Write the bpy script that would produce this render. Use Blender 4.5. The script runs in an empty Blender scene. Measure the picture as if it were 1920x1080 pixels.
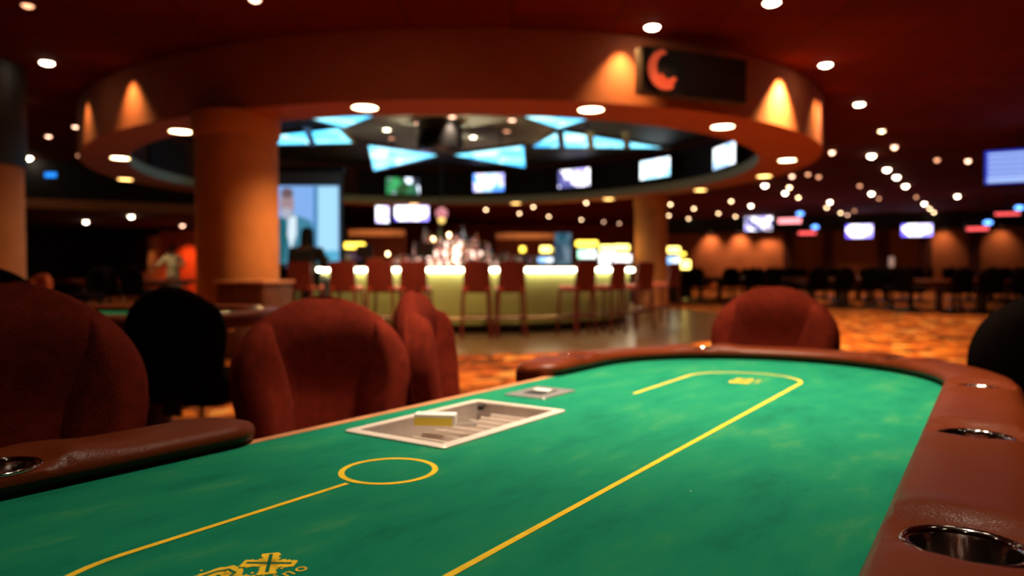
import bpy, bmesh, math, random
from mathutils import Vector, Matrix
random.seed(7)
PI = math.pi
C = bpy.context.scene.collection
SC = bpy.context.scene

# ------------------------------------------------------------------ camera, world, exposure
F = 1300.0                      # focal length in pixels of a 1920 wide frame
CAMZ = 1.02
PITCH = math.atan(35 / F)       # horizon a little above the middle of the frame
cam_d = bpy.data.cameras.new('camera')
cam = bpy.data.objects.new('camera', cam_d); C.objects.link(cam)
cam.location = (0, 0, CAMZ); cam.rotation_euler = (PI / 2 - PITCH, 0, 0)
cam_d.sensor_fit = 'HORIZONTAL'; cam_d.sensor_width = 36; cam_d.lens = 36 * F / 1920
cam_d.clip_start = 0.02; cam_d.clip_end = 200
cam_d.dof.use_dof = True; cam_d.dof.focus_distance = 0.80; cam_d.dof.aperture_fstop = 3.0
SC.camera = cam
w = bpy.data.worlds.new('world'); SC.world = w; w.use_nodes = True
w.node_tree.nodes['Background'].inputs[0].default_value = (0.02, 0.006, 0.003, 1)
w.node_tree.nodes['Background'].inputs[1].default_value = 0.3
SC.view_settings.view_transform = 'Standard'; SC.view_settings.look = 'None'
SC.view_settings.gamma = 1.0; SC.view_settings.exposure = 0.0
SC.view_settings.use_curve_mapping = False
try:
    SC.cycles.use_denoising = True
    SC.cycles.max_bounces = 8; SC.cycles.diffuse_bounces = 4; SC.cycles.glossy_bounces = 4
    SC.cycles.sample_clamp_indirect = 4.0
except Exception:
    pass
WARM = (1.0, 0.72, 0.42)
CEIL = 3.85                     # general ceiling
RINGZ = 3.02                    # underside of the oval canopy over the bar
_f = Vector((0, math.cos(PITCH), -math.sin(PITCH))); _u = Vector((0, math.sin(PITCH), math.cos(PITCH)))
def ray(px, py): return Vector((1, 0, 0)) * ((px - 960) / F) + _u * ((540 - py) / F) + _f
def at(px, py, z):                                   # the point at height z that the photo shows at a pixel
    v = ray(px, py); return Vector((0, 0, CAMZ)) + v * ((z - CAMZ) / v.z)
def atY(px, py, Y):                                  # the same at distance Y
    v = ray(px, py); return Vector((0, 0, CAMZ)) + v * (Y / v.y)

def lamp_spot(name, loc, power, color=WARM, angle=70, blend=0.6, size=0.08, aim=(0, 0, -1), parent=None):
    d = bpy.data.lights.new(name, 'SPOT'); d.energy = power; d.color = color
    d.spot_size = math.radians(angle); d.spot_blend = blend; d.shadow_soft_size = size
    o = bpy.data.objects.new(name, d); C.objects.link(o); o.location = loc
    o.rotation_euler = Vector(aim).to_track_quat('-Z', 'Y').to_euler()
    if parent: o.parent = parent
    return o
def lamp_point(name, loc, power, color=WARM, size=0.1):
    d = bpy.data.lights.new(name, 'POINT'); d.energy = power; d.color = color; d.shadow_soft_size = size
    o = bpy.data.objects.new(name, d); C.objects.link(o); o.location = loc
    return o

# lamps over the poker table (recessed in the ceiling above it)
lamp_spot('table_spot', (.45, 2.15, CEIL - .05), 1180, (1.0, 0.82, 0.58), 52, 1.0, 0.12, (0, 0, -1))
lamp_spot('table_spot', (0.42, 1.12, CEIL - .05), 330, (1.0, 0.86, 0.66), 60, 1.0, 0.1, (0, 0, -1))

# ------------------------------------------------------------------ mesh building
class MB:
    def __init__(s): s.v = []; s.f = []
    def add(s, vs, fs):
        b = len(s.v); s.v += [tuple(p) for p in vs]; s.f += [tuple(i + b for i in q) for q in fs]; return s
    def box(s, c, d, rz=0.0, M=None):
        x, y, z = d[0] / 2, d[1] / 2, d[2] / 2; R = Matrix.Rotation(rz, 3, 'Z')
        vs = [Vector((a * x, b * y, e * z)) for e in (-1, 1) for b in (-1, 1) for a in (-1, 1)]
        vs = [(M @ p if M else R @ p) + Vector(c) for p in vs]
        return s.add(vs, [(0, 2, 3, 1), (4, 5, 7, 6), (0, 1, 5, 4), (2, 6, 7, 3), (0, 4, 6, 2), (1, 3, 7, 5)])
    def rbox(s, c, d, r=0.01, rz=0.0):               # box with rounded vertical edges and eased top and bottom
        x, y, z = d[0] / 2, d[1] / 2, d[2] / 2; r = min(r, x * .98, y * .98); R = Matrix.Rotation(rz, 3, 'Z')
        def loop(inset, zz):
            out = []
            for cxs, cys, a0 in ((1, 1, 0), (-1, 1, 90), (-1, -1, 180), (1, -1, 270)):
                for k in range(5):
                    a = math.radians(a0 + 22.5 * k)
                    out.append(R @ Vector((cxs * (x - r) + (r - inset) * math.cos(a), cys * (y - r) + (r - inset) * math.sin(a), zz)) + Vector(c))
            return out
        e = min(r * .5, z * .6)
        L = [loop(e, -z), loop(0, -z + e), loop(0, z - e), loop(e, z)]
        n = len(L[0]); vs = sum(L, []); fs = [tuple(reversed(range(n))), tuple(range(3 * n, 4 * n))]
        for k in range(3):
            for i in range(n): j = (i + 1) % n; fs.append((k * n + i, k * n + j, (k + 1) * n + j, (k + 1) * n + i))
        return s.add(vs, fs)
    def cyl(s, p0, p1, r0, r1=None, n=16, cap=True):
        r1 = r0 if r1 is None else r1; p0 = Vector(p0); p1 = Vector(p1); q = (p1 - p0).to_track_quat('Z', 'Y')
        vs = []
        for p, r in ((p0, r0), (p1, r1)):
            for k in range(n):
                a = 2 * PI * k / n; vs.append(p + q @ Vector((r * math.cos(a), r * math.sin(a), 0)))
        fs = [(k, (k + 1) % n, n + (k + 1) % n, n + k) for k in range(n)]
        if cap: fs += [tuple(reversed(range(n))), tuple(range(n, 2 * n))]
        return s.add(vs, fs)
    def lathe(s, prof, c=(0, 0, 0), n=24, closed=False):
        vs = []; m = len(prof)
        for r, z in prof:
            for k in range(n):
                a = 2 * PI * k / n; vs.append((c[0] + r * math.cos(a), c[1] + r * math.sin(a), c[2] + z))
        fs = []
        for i in range(m if closed else m - 1):
            j = (i + 1) % m
            for k in range(n): l = (k + 1) % n; fs.append((i * n + k, i * n + l, j * n + l, j * n + k))
        if not closed:
            if prof[0][0] > 1e-5: fs.append(tuple(reversed(range(n))))
            if prof[-1][0] > 1e-5: fs.append(tuple(range((m - 1) * n, m * n)))
        return s.add(vs, fs)
    def prism(s, poly, z0, z1):
        n = len(poly); vs = [(x, y, z0) for x, y in poly] + [(x, y, z1) for x, y in poly]
        fs = [tuple(reversed(range(n))), tuple(range(n, 2 * n))] + [(i, (i + 1) % n, n + (i + 1) % n, n + i) for i in range(n)]
        return s.add(vs, fs)
    def grid(s, fn, nu, nv, wrapu=False):            # fn(i/nu, j/nv) -> point
        cu = nu if wrapu else nu + 1
        vs = [fn(i / nu, j / nv) for j in range(nv + 1) for i in range(cu)]
        fs = [(j * cu + i, j * cu + (i + 1) % cu, (j + 1) * cu + (i + 1) % cu, (j + 1) * cu + i) for j in range(nv) for i in range(nu)]
        return s.add(vs, fs)
    def tube(s, pts, r, n=8, closed=False):
        pts = [Vector(p) for p in pts]; m = len(pts); vs = []
        for i, p in enumerate(pts):
            a = pts[(i - 1) % m] if (closed or i > 0) else p; b = pts[(i + 1) % m] if (closed or i < m - 1) else p
            q = (b - a).to_track_quat('Z', 'Y')
            for k in range(n): t = 2 * PI * k / n; vs.append(p + q @ Vector((r * math.cos(t), r * math.sin(t), 0)))
        fs = []
        for i in range(m if closed else m - 1):
            j = (i + 1) % m
            for k in range(n): l = (k + 1) % n; fs.append((i * n + k, i * n + l, j * n + l, j * n + k))
        if not closed: fs += [tuple(reversed(range(n))), tuple(range((m - 1) * n, m * n))]
        return s.add(vs, fs)
    def ribbon(s, pts, wd, z, jag=0.0, closed=False):  # flat band along a 2-D polyline
        n = len(pts); L = []; Rr = []
        for i in range(n):
            a = Vector(pts[(i - 1) % n] if (closed or i > 0) else pts[i]); b = Vector(pts[(i + 1) % n] if (closed or i < n - 1) else pts[i])
            t = (b - a).normalized(); nn = Vector((-t.y, t.x)); p = Vector(pts[i])
            j1 = random.uniform(-jag, jag); j2 = random.uniform(-jag, jag)
            L.append(p + nn * (wd / 2 + j1)); Rr.append(p - nn * (wd / 2 + j2))
        vs = [(p.x, p.y, z) for p in L] + [(p.x, p.y, z) for p in Rr]
        fs = [(n + i, n + (i + 1) % n, (i + 1) % n, i) for i in range(n if closed else n - 1)]
        return s.add(vs, fs)

def obj(name, mb, mat, parent=None, smooth=True, angle=40, loc=None, rotz=0.0):
    me = bpy.data.meshes.new(name); me.from_pydata(mb.v, [], mb.f)
    bm = bmesh.new(); bm.from_mesh(me); bmesh.ops.recalc_face_normals(bm, faces=bm.faces); bm.to_mesh(me); bm.free()
    if smooth:
        me.polygons.foreach_set('use_smooth', [True] * len(me.polygons)); me.set_sharp_from_angle(angle=math.radians(angle))
    me.update()
    o = bpy.data.objects.new(name, me); C.objects.link(o)
    for m in (mat if isinstance(mat, (list, tuple)) else [mat]): me.materials.append(m)
    if parent: o.parent = parent
    if loc is not None: o.location = loc
    if rotz: o.rotation_euler = (0, 0, rotz)
    return o
def tag(o, label, cat, group=None, kind=None):
    o['label'] = label; o['category'] = cat
    if group: o['group'] = group
    if kind: o['kind'] = kind
    return o
def thing(name, label, cat, loc=(0, 0, 0), rotz=0.0, group=None):
    o = bpy.data.objects.new(name, None); C.objects.link(o); o.empty_display_size = .1
    o.location = loc; o.rotation_euler = (0, 0, rotz)
    return tag(o, label, cat, group)
def struct(name, mb, mat, parent=None, smooth=False):
    o = obj(name, mb, mat, parent, smooth)
    if parent is None: o['kind'] = 'structure'
    return o
def kids(o): return [c for c in KIDS.get(o.name, [])]
def dup(root, loc, rotz, label=None, group=None):
    r = root.copy(); C.objects.link(r); r.location = loc; r.rotation_euler = (0, 0, rotz)
    if label: r['label'] = label
    if group: r['group'] = group
    for ch in list(root.children):
        c = ch.copy(); C.objects.link(c); c.parent = r
        for g in list(ch.children):
            d = g.copy(); C.objects.link(d); d.parent = c
    return r
ORD = ['', 'first', 'second', 'third', 'fourth', 'fifth', 'sixth', 'seventh', 'eighth', 'ninth', 'tenth', 'eleventh', 'twelfth',
       'thirteenth', 'fourteenth', 'fifteenth', 'sixteenth', 'seventeenth', 'eighteenth', 'nineteenth', 'twentieth']
def ordn(n):
    if n <= 20: return ORD[n]
    t = {2: 'twenty', 3: 'thirty', 4: 'forty', 5: 'fifty', 6: 'sixty'}[n // 10]
    return (t[:-1] + 'ieth') if n % 10 == 0 else t + '-' + ORD[n % 10]

# ------------------------------------------------------------------ materials
def mat(name, col, rough=0.5, metal=0.0, emit=None, estr=0.0, var=0.0, vscale=8.0, bump=0.0, bscale=60.0, coat=0.0, spec=None, sheen=0.0, trans=0.0):
    m = bpy.data.materials.new(name); m.use_nodes = True; nt = m.node_tree; b = nt.nodes['Principled BSDF']
    b.inputs['Base Color'].default_value = (*col, 1); b.inputs['Roughness'].default_value = rough; b.inputs['Metallic'].default_value = metal
    if spec is not None: b.inputs['Specular IOR Level'].default_value = spec
    if coat: b.inputs['Coat Weight'].default_value = coat; b.inputs['Coat Roughness'].default_value = 0.15
    if sheen: b.inputs['Sheen Weight'].default_value = sheen; b.inputs['Sheen Tint'].default_value = (*[min(1, c * 3) for c in col], 1)
    if trans: b.inputs['Transmission Weight'].default_value = trans
    if emit: b.inputs['Emission Color'].default_value = (*emit, 1); b.inputs['Emission Strength'].default_value = estr
    tc = nt.nodes.new('ShaderNodeTexCoord')
    if var:
        n = nt.nodes.new('ShaderNodeTexNoise'); n.inputs['Scale'].default_value = vscale; n.inputs['Detail'].default_value = 5
        nt.links.new(tc.outputs['Object'], n.inputs['Vector'])
        r = nt.nodes.new('ShaderNodeValToRGB'); nt.links.new(n.outputs['Fac'], r.inputs['Fac'])
        r.color_ramp.elements[0].position = .3; r.color_ramp.elements[1].position = .7
        r.color_ramp.elements[0].color = (*[c * (1 - var) for c in col], 1); r.color_ramp.elements[1].color = (*[min(1, c * (1 + var)) for c in col], 1)
        nt.links.new(r.outputs['Color'], b.inputs['Base Color'])
    if bump:
        n = nt.nodes.new('ShaderNodeTexNoise'); n.inputs['Scale'].default_value = bscale; n.inputs['Detail'].default_value = 3
        nt.links.new(tc.outputs['Object'], n.inputs['Vector'])
        bp = nt.nodes.new('ShaderNodeBump'); bp.inputs['Strength'].default_value = bump; bp.inputs['Distance'].default_value = .01
        nt.links.new(n.outputs['Fac'], bp.inputs['Height']); nt.links.new(bp.outputs['Normal'], b.inputs['Normal'])
    return m
def emis(name, col, s):
    return mat(name, (0.02, 0.02, 0.02), 0.4, emit=col, estr=s)
def picture(name, cols, scale, s, stretch=(1, 1, 1), seed=0.0):      # a lit screen showing blurry coloured patches
    m = bpy.data.materials.new(name); m.use_nodes = True; nt = m.node_tree; b = nt.nodes['Principled BSDF']
    b.inputs['Base Color'].default_value = (.01, .01, .01, 1); b.inputs['Roughness'].default_value = .25
    tc = nt.nodes.new('ShaderNodeTexCoord'); mp = nt.nodes.new('ShaderNodeMapping')
    mp.inputs['Scale'].default_value = stretch; mp.inputs['Location'].default_value = (seed, seed * 1.7, seed * .6)
    nt.links.new(tc.outputs['Object'], mp.inputs['Vector'])
    v = nt.nodes.new('ShaderNodeTexVoronoi'); v.inputs['Scale'].default_value = scale; v.feature = 'SMOOTH_F1'; v.inputs['Smoothness'].default_value = .3
    nt.links.new(mp.outputs[0], v.inputs['Vector'])
    sep = nt.nodes.new('ShaderNodeSeparateColor'); nt.links.new(v.outputs['Color'], sep.inputs[0])
    r = nt.nodes.new('ShaderNodeValToRGB'); r.color_ramp.interpolation = 'EASE'
    for i, c in enumerate(cols):
        e = r.color_ramp.elements[i] if i < 2 else r.color_ramp.elements.new(0.5)
        e.color = (*c, 1)
    for i, e in enumerate(r.color_ramp.elements): e.position = .15 + .7 * i / (len(cols) - 1)
    for i, c in enumerate(cols): r.color_ramp.elements[i].color = (*c, 1)
    nt.links.new(sep.outputs[0], r.inputs['Fac'])
    nt.links.new(r.outputs['Color'], b.inputs['Emission Color']); b.inputs['Emission Strength'].default_value = s
    return m

def carpet_mat():
    m = bpy.data.materials.new('carpet'); m.use_nodes = True; nt = m.node_tree; b = nt.nodes['Principled BSDF']
    b.inputs['Roughness'].default_value = .95; b.inputs['Specular IOR Level'].default_value = .1
    tc = nt.nodes.new('ShaderNodeTexCoord')
    wv = nt.nodes.new('ShaderNodeTexNoise'); wv.inputs['Scale'].default_value = 2.2; wv.inputs['Detail'].default_value = 2
    nt.links.new(tc.outputs['Object'], wv.inputs['Vector'])
    mx = nt.nodes.new('ShaderNodeMixRGB'); mx.inputs[0].default_value = .25
    nt.links.new(tc.outputs['Object'], mx.inputs[1]); nt.links.new(wv.outputs['Color'], mx.inputs[2])
    v = nt.nodes.new('ShaderNodeTexVoronoi'); v.inputs['Scale'].default_value = 7.5
    nt.links.new(mx.outputs[0], v.inputs['Vector'])
    sep = nt.nodes.new('ShaderNodeSeparateColor'); nt.links.new(v.outputs['Color'], sep.inputs[0])
    r = nt.nodes.new('ShaderNodeValToRGB'); r.color_ramp.interpolation = 'CONSTANT'
    cols = [(0, (.045, .010, .003)), (.20, (.24, .042, .008)), (.40, (.50, .115, .016)), (.64, (.66, .19, .028)), (.84, (.74, .40, .12)), (.92, (.10, .016, .004))]
    for i, (p, c) in enumerate(cols):
        e = r.color_ramp.elements[i] if i < 2 else r.color_ramp.elements.new(p)
        e.position = p; e.color = (*c, 1)
    nt.links.new(sep.outputs[0], r.inputs['Fac'])
    n2 = nt.nodes.new('ShaderNodeTexNoise'); n2.inputs['Scale'].default_value = 7; n2.inputs['Detail'].default_value = 6
    nt.links.new(tc.outputs['Object'], n2.inputs['Vector'])
    r2 = nt.nodes.new('ShaderNodeValToRGB'); r2.color_ramp.elements[0].color = (.25, .05, .01, 1); r2.color_ramp.elements[1].color = (.62, .22, .05, 1)
    r2.color_ramp.elements[0].position = .38; r2.color_ramp.elements[1].position = .62
    nt.links.new(n2.outputs['Fac'], r2.inputs['Fac'])
    m2 = nt.nodes.new('ShaderNodeMixRGB'); m2.inputs[0].default_value = .22
    nt.links.new(r.outputs['Color'], m2.inputs[1]); nt.links.new(r2.outputs['Color'], m2.inputs[2])
    nt.links.new(m2.outputs[0], b.inputs['Base Color'])
    return m
def felt_mat():
    m = bpy.data.materials.new('green_felt'); m.use_nodes = True; nt = m.node_tree; b = nt.nodes['Principled BSDF']
    b.inputs['Roughness'].default_value = .9; b.inputs['Specular IOR Level'].default_value = .15
    tc = nt.nodes.new('ShaderNodeTexCoord')
    mp = nt.nodes.new('ShaderNodeMapping'); mp.inputs['Scale'].default_value = (1.0, 2.6, 1); mp.inputs['Rotation'].default_value = (0, 0, .5)
    nt.links.new(tc.outputs['Object'], mp.inputs[0])
    n = nt.nodes.new('ShaderNodeTexNoise'); n.inputs['Scale'].default_value = 5; n.inputs['Detail'].default_value = 9; n.inputs['Roughness'].default_value = .68
    nt.links.new(mp.outputs[0], n.inputs['Vector'])
    r = nt.nodes.new('ShaderNodeValToRGB')
    cs = [(.30, (.0005, .125, .064)), (.46, (.002, .165, .086)), (.56, (.006, .180, .084)), (.72, (.036, .210, .084))]
    for i, (p, c) in enumerate(cs):
        e = r.color_ramp.elements[i] if i < 2 else r.color_ramp.elements.new(p)
        e.position = p; e.color = (*c, 1)
    nt.links.new(n.outputs['Fac'], r.inputs['Fac'])
    v = nt.nodes.new('ShaderNodeTexVoronoi'); v.inputs['Scale'].default_value = 11
    nt.links.new(tc.outputs['Object'], v.inputs['Vector'])
    lt = nt.nodes.new('ShaderNodeMath'); lt.operation = 'LESS_THAN'; lt.inputs[1].default_value = .016
    nt.links.new(v.outputs['Distance'], lt.inputs[0])
    mx = nt.nodes.new('ShaderNodeMixRGB'); mx.inputs[2].default_value = (.45, .5, .25, 1)
    ml = nt.nodes.new('ShaderNodeMath'); ml.operation = 'MULTIPLY'; ml.inputs[1].default_value = .8
    nt.links.new(lt.outputs[0], ml.inputs[0])
    nt.links.new(ml.outputs[0], mx.inputs[0]); nt.links.new(r.outputs['Color'], mx.inputs[1])
    nt.links.new(mx.outputs[0], b.inputs['Base Color'])
    nb = nt.nodes.new('ShaderNodeTexNoise'); nb.inputs['Scale'].default_value = 500; nt.links.new(tc.outputs['Object'], nb.inputs['Vector'])
    bp = nt.nodes.new('ShaderNodeBump'); bp.inputs['Strength'].default_value = .25; bp.inputs['Distance'].default_value = .001
    nt.links.new(nb.outputs['Fac'], bp.inputs['Height']); nt.links.new(bp.outputs['Normal'], b.inputs['Normal'])
    return m
def leather_mat():
    m = bpy.data.materials.new('brown_leather'); m.use_nodes = True; nt = m.node_tree; b = nt.nodes['Principled BSDF']
    b.inputs['Base Color'].default_value = (.17, .032, .012, 1); b.inputs['Roughness'].default_value = .38; b.inputs['Specular IOR Level'].default_value = .18
    tc = nt.nodes.new('ShaderNodeTexCoord')
    v = nt.nodes.new('ShaderNodeTexVoronoi'); v.inputs['Scale'].default_value = 300; v.feature = 'DISTANCE_TO_EDGE'
    nt.links.new(tc.outputs['Object'], v.inputs['Vector'])
    n = nt.nodes.new('ShaderNodeTexNoise'); n.inputs['Scale'].default_value = 160; n.inputs['Detail'].default_value = 4
    nt.links.new(tc.outputs['Object'], n.inputs['Vector'])
    ad = nt.nodes.new('ShaderNodeMath'); ad.operation = 'ADD'; nt.links.new(v.outputs['Distance'], ad.inputs[0]); nt.links.new(n.outputs['Fac'], ad.inputs[1])
    bp = nt.nodes.new('ShaderNodeBump'); bp.inputs['Strength'].default_value = .40; bp.inputs['Distance'].default_value = .0013
    nt.links.new(ad.outputs[0], bp.inputs['Height']); nt.links.new(bp.outputs['Normal'], b.inputs['Normal'])
    n2 = nt.nodes.new('ShaderNodeTexNoise'); n2.inputs['Scale'].default_value = 6; nt.links.new(tc.outputs['Object'], n2.inputs['Vector'])
    r = nt.nodes.new('ShaderNodeValToRGB'); r.color_ramp.elements[0].color = (.090, .013, .0022, 1); r.color_ramp.elements[1].color = (.145, .023, .004, 1)
    nt.links.new(n2.outputs['Fac'], r.inputs['Fac']); nt.links.new(r.outputs['Color'], b.inputs['Base Color'])
    return m
def tile_ceiling_mat():
    m = bpy.data.materials.new('ceiling_tiles'); m.use_nodes = True; nt = m.node_tree; b = nt.nodes['Principled BSDF']
    b.inputs['Roughness'].default_value = .9; b.inputs['Specular IOR Level'].default_value = .1
    tc = nt.nodes.new('ShaderNodeTexCoord')
    br = nt.nodes.new('ShaderNodeTexBrick'); br.offset = 0; br.inputs['Scale'].default_value = 1.0
    br.inputs['Brick Width'].default_value = 1.2; br.inputs['Row Height'].default_value = .6; br.inputs['Mortar Size'].default_value = .012
    br.inputs['Color1'].default_value = (.145, .015, .004, 1); br.inputs['Color2'].default_value = (.11, .0115, .0035, 1); br.inputs['Mortar'].default_value = (.06, .008, .004, 1)
    nt.links.new(tc.outputs['Object'], br.inputs['Vector']); nt.links.new(br.outputs['Color'], b.inputs['Base Color'])
    return m

M = {}
M['carpet'] = carpet_mat(); M['felt'] = felt_mat(); M['leather'] = leather_mat(); M['ceiling'] = tile_ceiling_mat()
M['tile'] = mat('floor_tile', (.16, .085, .035), .28, var=.35, vscale=2.5, bump=.05, bscale=12)
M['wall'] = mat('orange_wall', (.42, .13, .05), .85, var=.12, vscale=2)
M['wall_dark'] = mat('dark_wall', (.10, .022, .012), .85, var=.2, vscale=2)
M['wall_far'] = mat('far_red_wall', (.34, .062, .020), .85, var=.2, vscale=1.2)
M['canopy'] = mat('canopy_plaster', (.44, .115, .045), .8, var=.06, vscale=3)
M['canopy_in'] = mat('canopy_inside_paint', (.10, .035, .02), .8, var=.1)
M['lip'] = mat('canopy_lip_light_tint', (.42, .47, .29), .7, var=.08)  # green tint paints in the cyan light falling on the lip
M['disc'] = mat('canopy_disc_paint', (.52, .54, .40), .7, var=.05)
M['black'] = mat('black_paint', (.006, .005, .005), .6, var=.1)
M['black_gloss'] = mat('black_gloss', (.008, .008, .009), .25, var=.1)
M['column'] = mat('column_plaster', (.56, .19, .05), .75, var=.08, vscale=4, bump=.05)
M['chair'] = mat('red_fabric', (.150, .0140, .0055), .92, var=.22, vscale=40, bump=.35, bscale=260, spec=.08)
M['chair_dark'] = mat('black_and_unlit_fabric', (.006, .003, .0025), .95, var=.2, vscale=40, bump=.2, bscale=200, spec=.04)  # black of the hall chairs; painted-in shade on the near ones
M['base'] = mat('black_metal', (.012, .011, .011), .4, metal=.6, var=.1)
M['chrome'] = mat('chrome', (.86, .84, .82), .10, metal=1.0, var=.03)
M['steel'] = mat('brushed_steel', (.62, .52, .46), .34, metal=.85, var=.08, vscale=30)
M['flange'] = mat('tray_flange', (.74, .60, .52), .45, metal=.25, var=.05, vscale=20)
M['tray'] = mat('tray_metal', (.46, .38, .34), .42, metal=.35, var=.1, vscale=30)
M['yellow_ink'] = mat('yellow_ink', (.80, .50, .025), .8, var=.12, vscale=60, spec=.1)
M['green_ink'] = mat('green_ink', (.008, .12, .06), .9, var=.1, spec=.1)
M['wood'] = mat('wood_edge', (.52, .20, .08), .5, var=.25, vscale=14)
M['wood_dark'] = mat('dark_wood', (.14, .045, .018), .45, var=.3, vscale=6)
M['stool'] = mat('stool_red', (.15, .010, .004), .6, var=.15, vscale=10)
M['stool_seat'] = mat('stool_seat_lit', (.75, .11, .035), .55, var=.1)  # bright orange puts the counter strip's light into the seat colour
M['bar_face'] = mat('bar_face_panel', (.34, .37, .12), .5, var=.18, vscale=1.5)
M['bar_top'] = mat('bar_counter', (.05, .022, .014), .25, var=.2)
M['shelf_glow'] = emis('shelf_glow', (1, .68, .54), 3.0)
M['brass'] = mat('brass', (.85, .52, .28), .25, metal=.9, var=.05)
M['white'] = mat('white_plastic', (.90, .86, .80), .4, var=.03)
M['yellow'] = mat('yellow_plastic', (.95, .74, .08), .4, var=.05)
M['lamp'] = emis('lamp_lens', (1.0, .80, .56), 26)
M['lamp_ring'] = emis('lamp_lens_ring', (1.0, .78, .44), 16)
M['lamp_amber'] = emis('lamp_lens_amber', (1.0, .62, .18), 9)
M['lamp_mid'] = emis('lamp_lens_mid', (1.0, .66, .36), 15)
M['lamp_dim'] = emis('lamp_lens_dim', (1.0, .55, .36), 8)
M['lamp_faint'] = emis('lamp_lens_faint', (1.0, .42, .22), 3.2)
M['led'] = emis('led_strip', (1.0, .84, .56), 30)
M['skin'] = mat('skin', (.14, .06, .035), .6, var=.1)
M['hair'] = mat('dark_hair', (.008, .006, .005), .6, var=.2)
M['shirt'] = mat('beige_shirt', (.62, .50, .28), .85, var=.12)
M['trousers'] = mat('pale_trousers', (.70, .58, .48), .85, var=.1)
M['coat'] = mat('black_coat', (.008, .008, .009), .8, var=.2)

# ------------------------------------------------------------------ the room
XL, XR, YB, YF = -24.0, 30.0, -5.0, 44.0
struct('floor', MB().box(((XL + XR) / 2, (YB + YF) / 2, -.05), (XR - XL, YF - YB, .1)), M['carpet'])
CC = Vector((-1.5, 15.1)); CA = math.radians(145)            # the oval canopy over the bar
OA, OB = 7.55, 6.55                                           # outer edge
IA, IB = 6.5, 5.85                                            # inner edge
RA, RB = 6.75, 6.1                                            # recess behind the inner lip
INZ = 4.16                                                    # raised ceiling inside the oval
def ell(a, b, t, z=0.0, c=CC):
    x = a * math.cos(t); y = b * math.sin(t)
    return Vector((c.x + x * math.cos(CA) - y * math.sin(CA), c.y + x * math.sin(CA) + y * math.cos(CA), z))
def plate(loops, z):                                          # flat face with openings
    bm = bmesh.new(); es = []
    for lp in loops:
        vs = [bm.verts.new((x, y, z)) for x, y in lp]
        es += [bm.edges.new((vs[i], vs[(i + 1) % len(vs)])) for i in range(len(vs))]
    bmesh.ops.triangle_fill(bm, use_beauty=True, edges=es); bm.verts.index_update()
    mb = MB().add([v.co[:] for v in bm.verts], [[v.index for v in f.verts] for f in bm.faces]); bm.free(); return mb
opening = [ell(RA + .02, RB + .02, 2 * PI * k / 160).to_2d()[:] for k in range(160)]
rect = [(XL, YB), (XR, YB), (XR, YF), (XL, YF)]
cmb = plate([rect, opening], CEIL); top = MB().box(((XL + XR) / 2, (YB + YF) / 2, INZ + .3), (XR - XL, YF - YB, .2)); cmb.add(top.v, top.f)
struct('ceiling', cmb, M['ceiling'])
struct('wall_back', MB().box(((XL + XR) / 2, YF + .1, CEIL / 2), (XR - XL, .2, CEIL)), M['wall_far'])
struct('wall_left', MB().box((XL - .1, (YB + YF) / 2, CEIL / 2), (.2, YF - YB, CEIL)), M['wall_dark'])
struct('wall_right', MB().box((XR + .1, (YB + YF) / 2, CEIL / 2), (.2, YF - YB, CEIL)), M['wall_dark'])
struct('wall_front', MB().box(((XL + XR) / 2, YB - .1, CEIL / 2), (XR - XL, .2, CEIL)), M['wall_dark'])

# angled wall of the right hall, with a dark screen band above and pilasters
P1 = Vector((9.0, 40.0, 0)); P2 = Vector((27.5, 32.0, 0)); wd = (P2 - P1); wl = wd.length; wd.normalize(); wang = math.atan2(wd.y, wd.x)
wn = Vector((wd.y, -wd.x, 0))                                  # towards the room
mid = (P1 + P2) / 2
struct('wall_hall', MB().box((mid.x, mid.y, 1.55) , (wl, .3, 3.1), wang), M['wall'])
struct('trim_1', MB().box((mid.x + wn.x * .1, mid.y + wn.y * .1, (3.05 + CEIL) / 2), (wl, .5, CEIL - 3.05), wang), M['black'])
def on_hall(px, off=.2):                                       # where the hall wall is seen at column px
    u = (px - 960) / F
    t = (P1.x + wn.x * off - u * (P1.y + wn.y * off)) / (u * wd.y - wd.x)
    return P1 + wn * off + wd * t
for k, px in enumerate((1478, 1552, 1655, 1735, 1825)):
    q = on_hall(px, .15); struct('trim_%d' % (k + 2), MB().box((q.x, q.y, 1.5), (.5, .34, 3.0), wang), M['wall_dark'])
for px, pw in ((1330, 230), (1385, 260), (1440, 260), (1605, 150), (1770, 110), (1880, 90)):       # wall washers
    q = on_hall(px, .75); lamp_spot('wall_wash_spot', (q.x, q.y, 3.35), pw * 1.1, (1, .55, .26), 82, 1.0, .05, (-wn.x * .35, -wn.y * .35, -1))

# dark low bulkhead and ceiling on the left, behind the tables
B0 = at(30, 388, 2.62); B1 = at(470, 402, 2.62)
bd = (B1 - B0); bl = bd.length; bd.normalize(); ba = math.atan2(bd.y, bd.x); bn = Vector((-bd.y, bd.x, 0))
bm_ = (B0 + B1) / 2
ext = 8.0
c0 = bm_ - bd * (ext / 2)
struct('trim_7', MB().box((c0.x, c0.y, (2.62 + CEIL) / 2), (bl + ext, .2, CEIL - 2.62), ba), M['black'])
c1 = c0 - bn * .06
struct('trim_8', MB().box((c1.x, c1.y, 2.72), (bl + ext, .24, .24), ba), M['wood'])  # lighter wood colour paints in the glow along the bulkhead's lower edge
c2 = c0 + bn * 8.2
struct('ceiling_low', MB().box((c2.x, c2.y, 2.70), (bl + ext, 16.2, .12), ba), M['wall_dark'])
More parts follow.
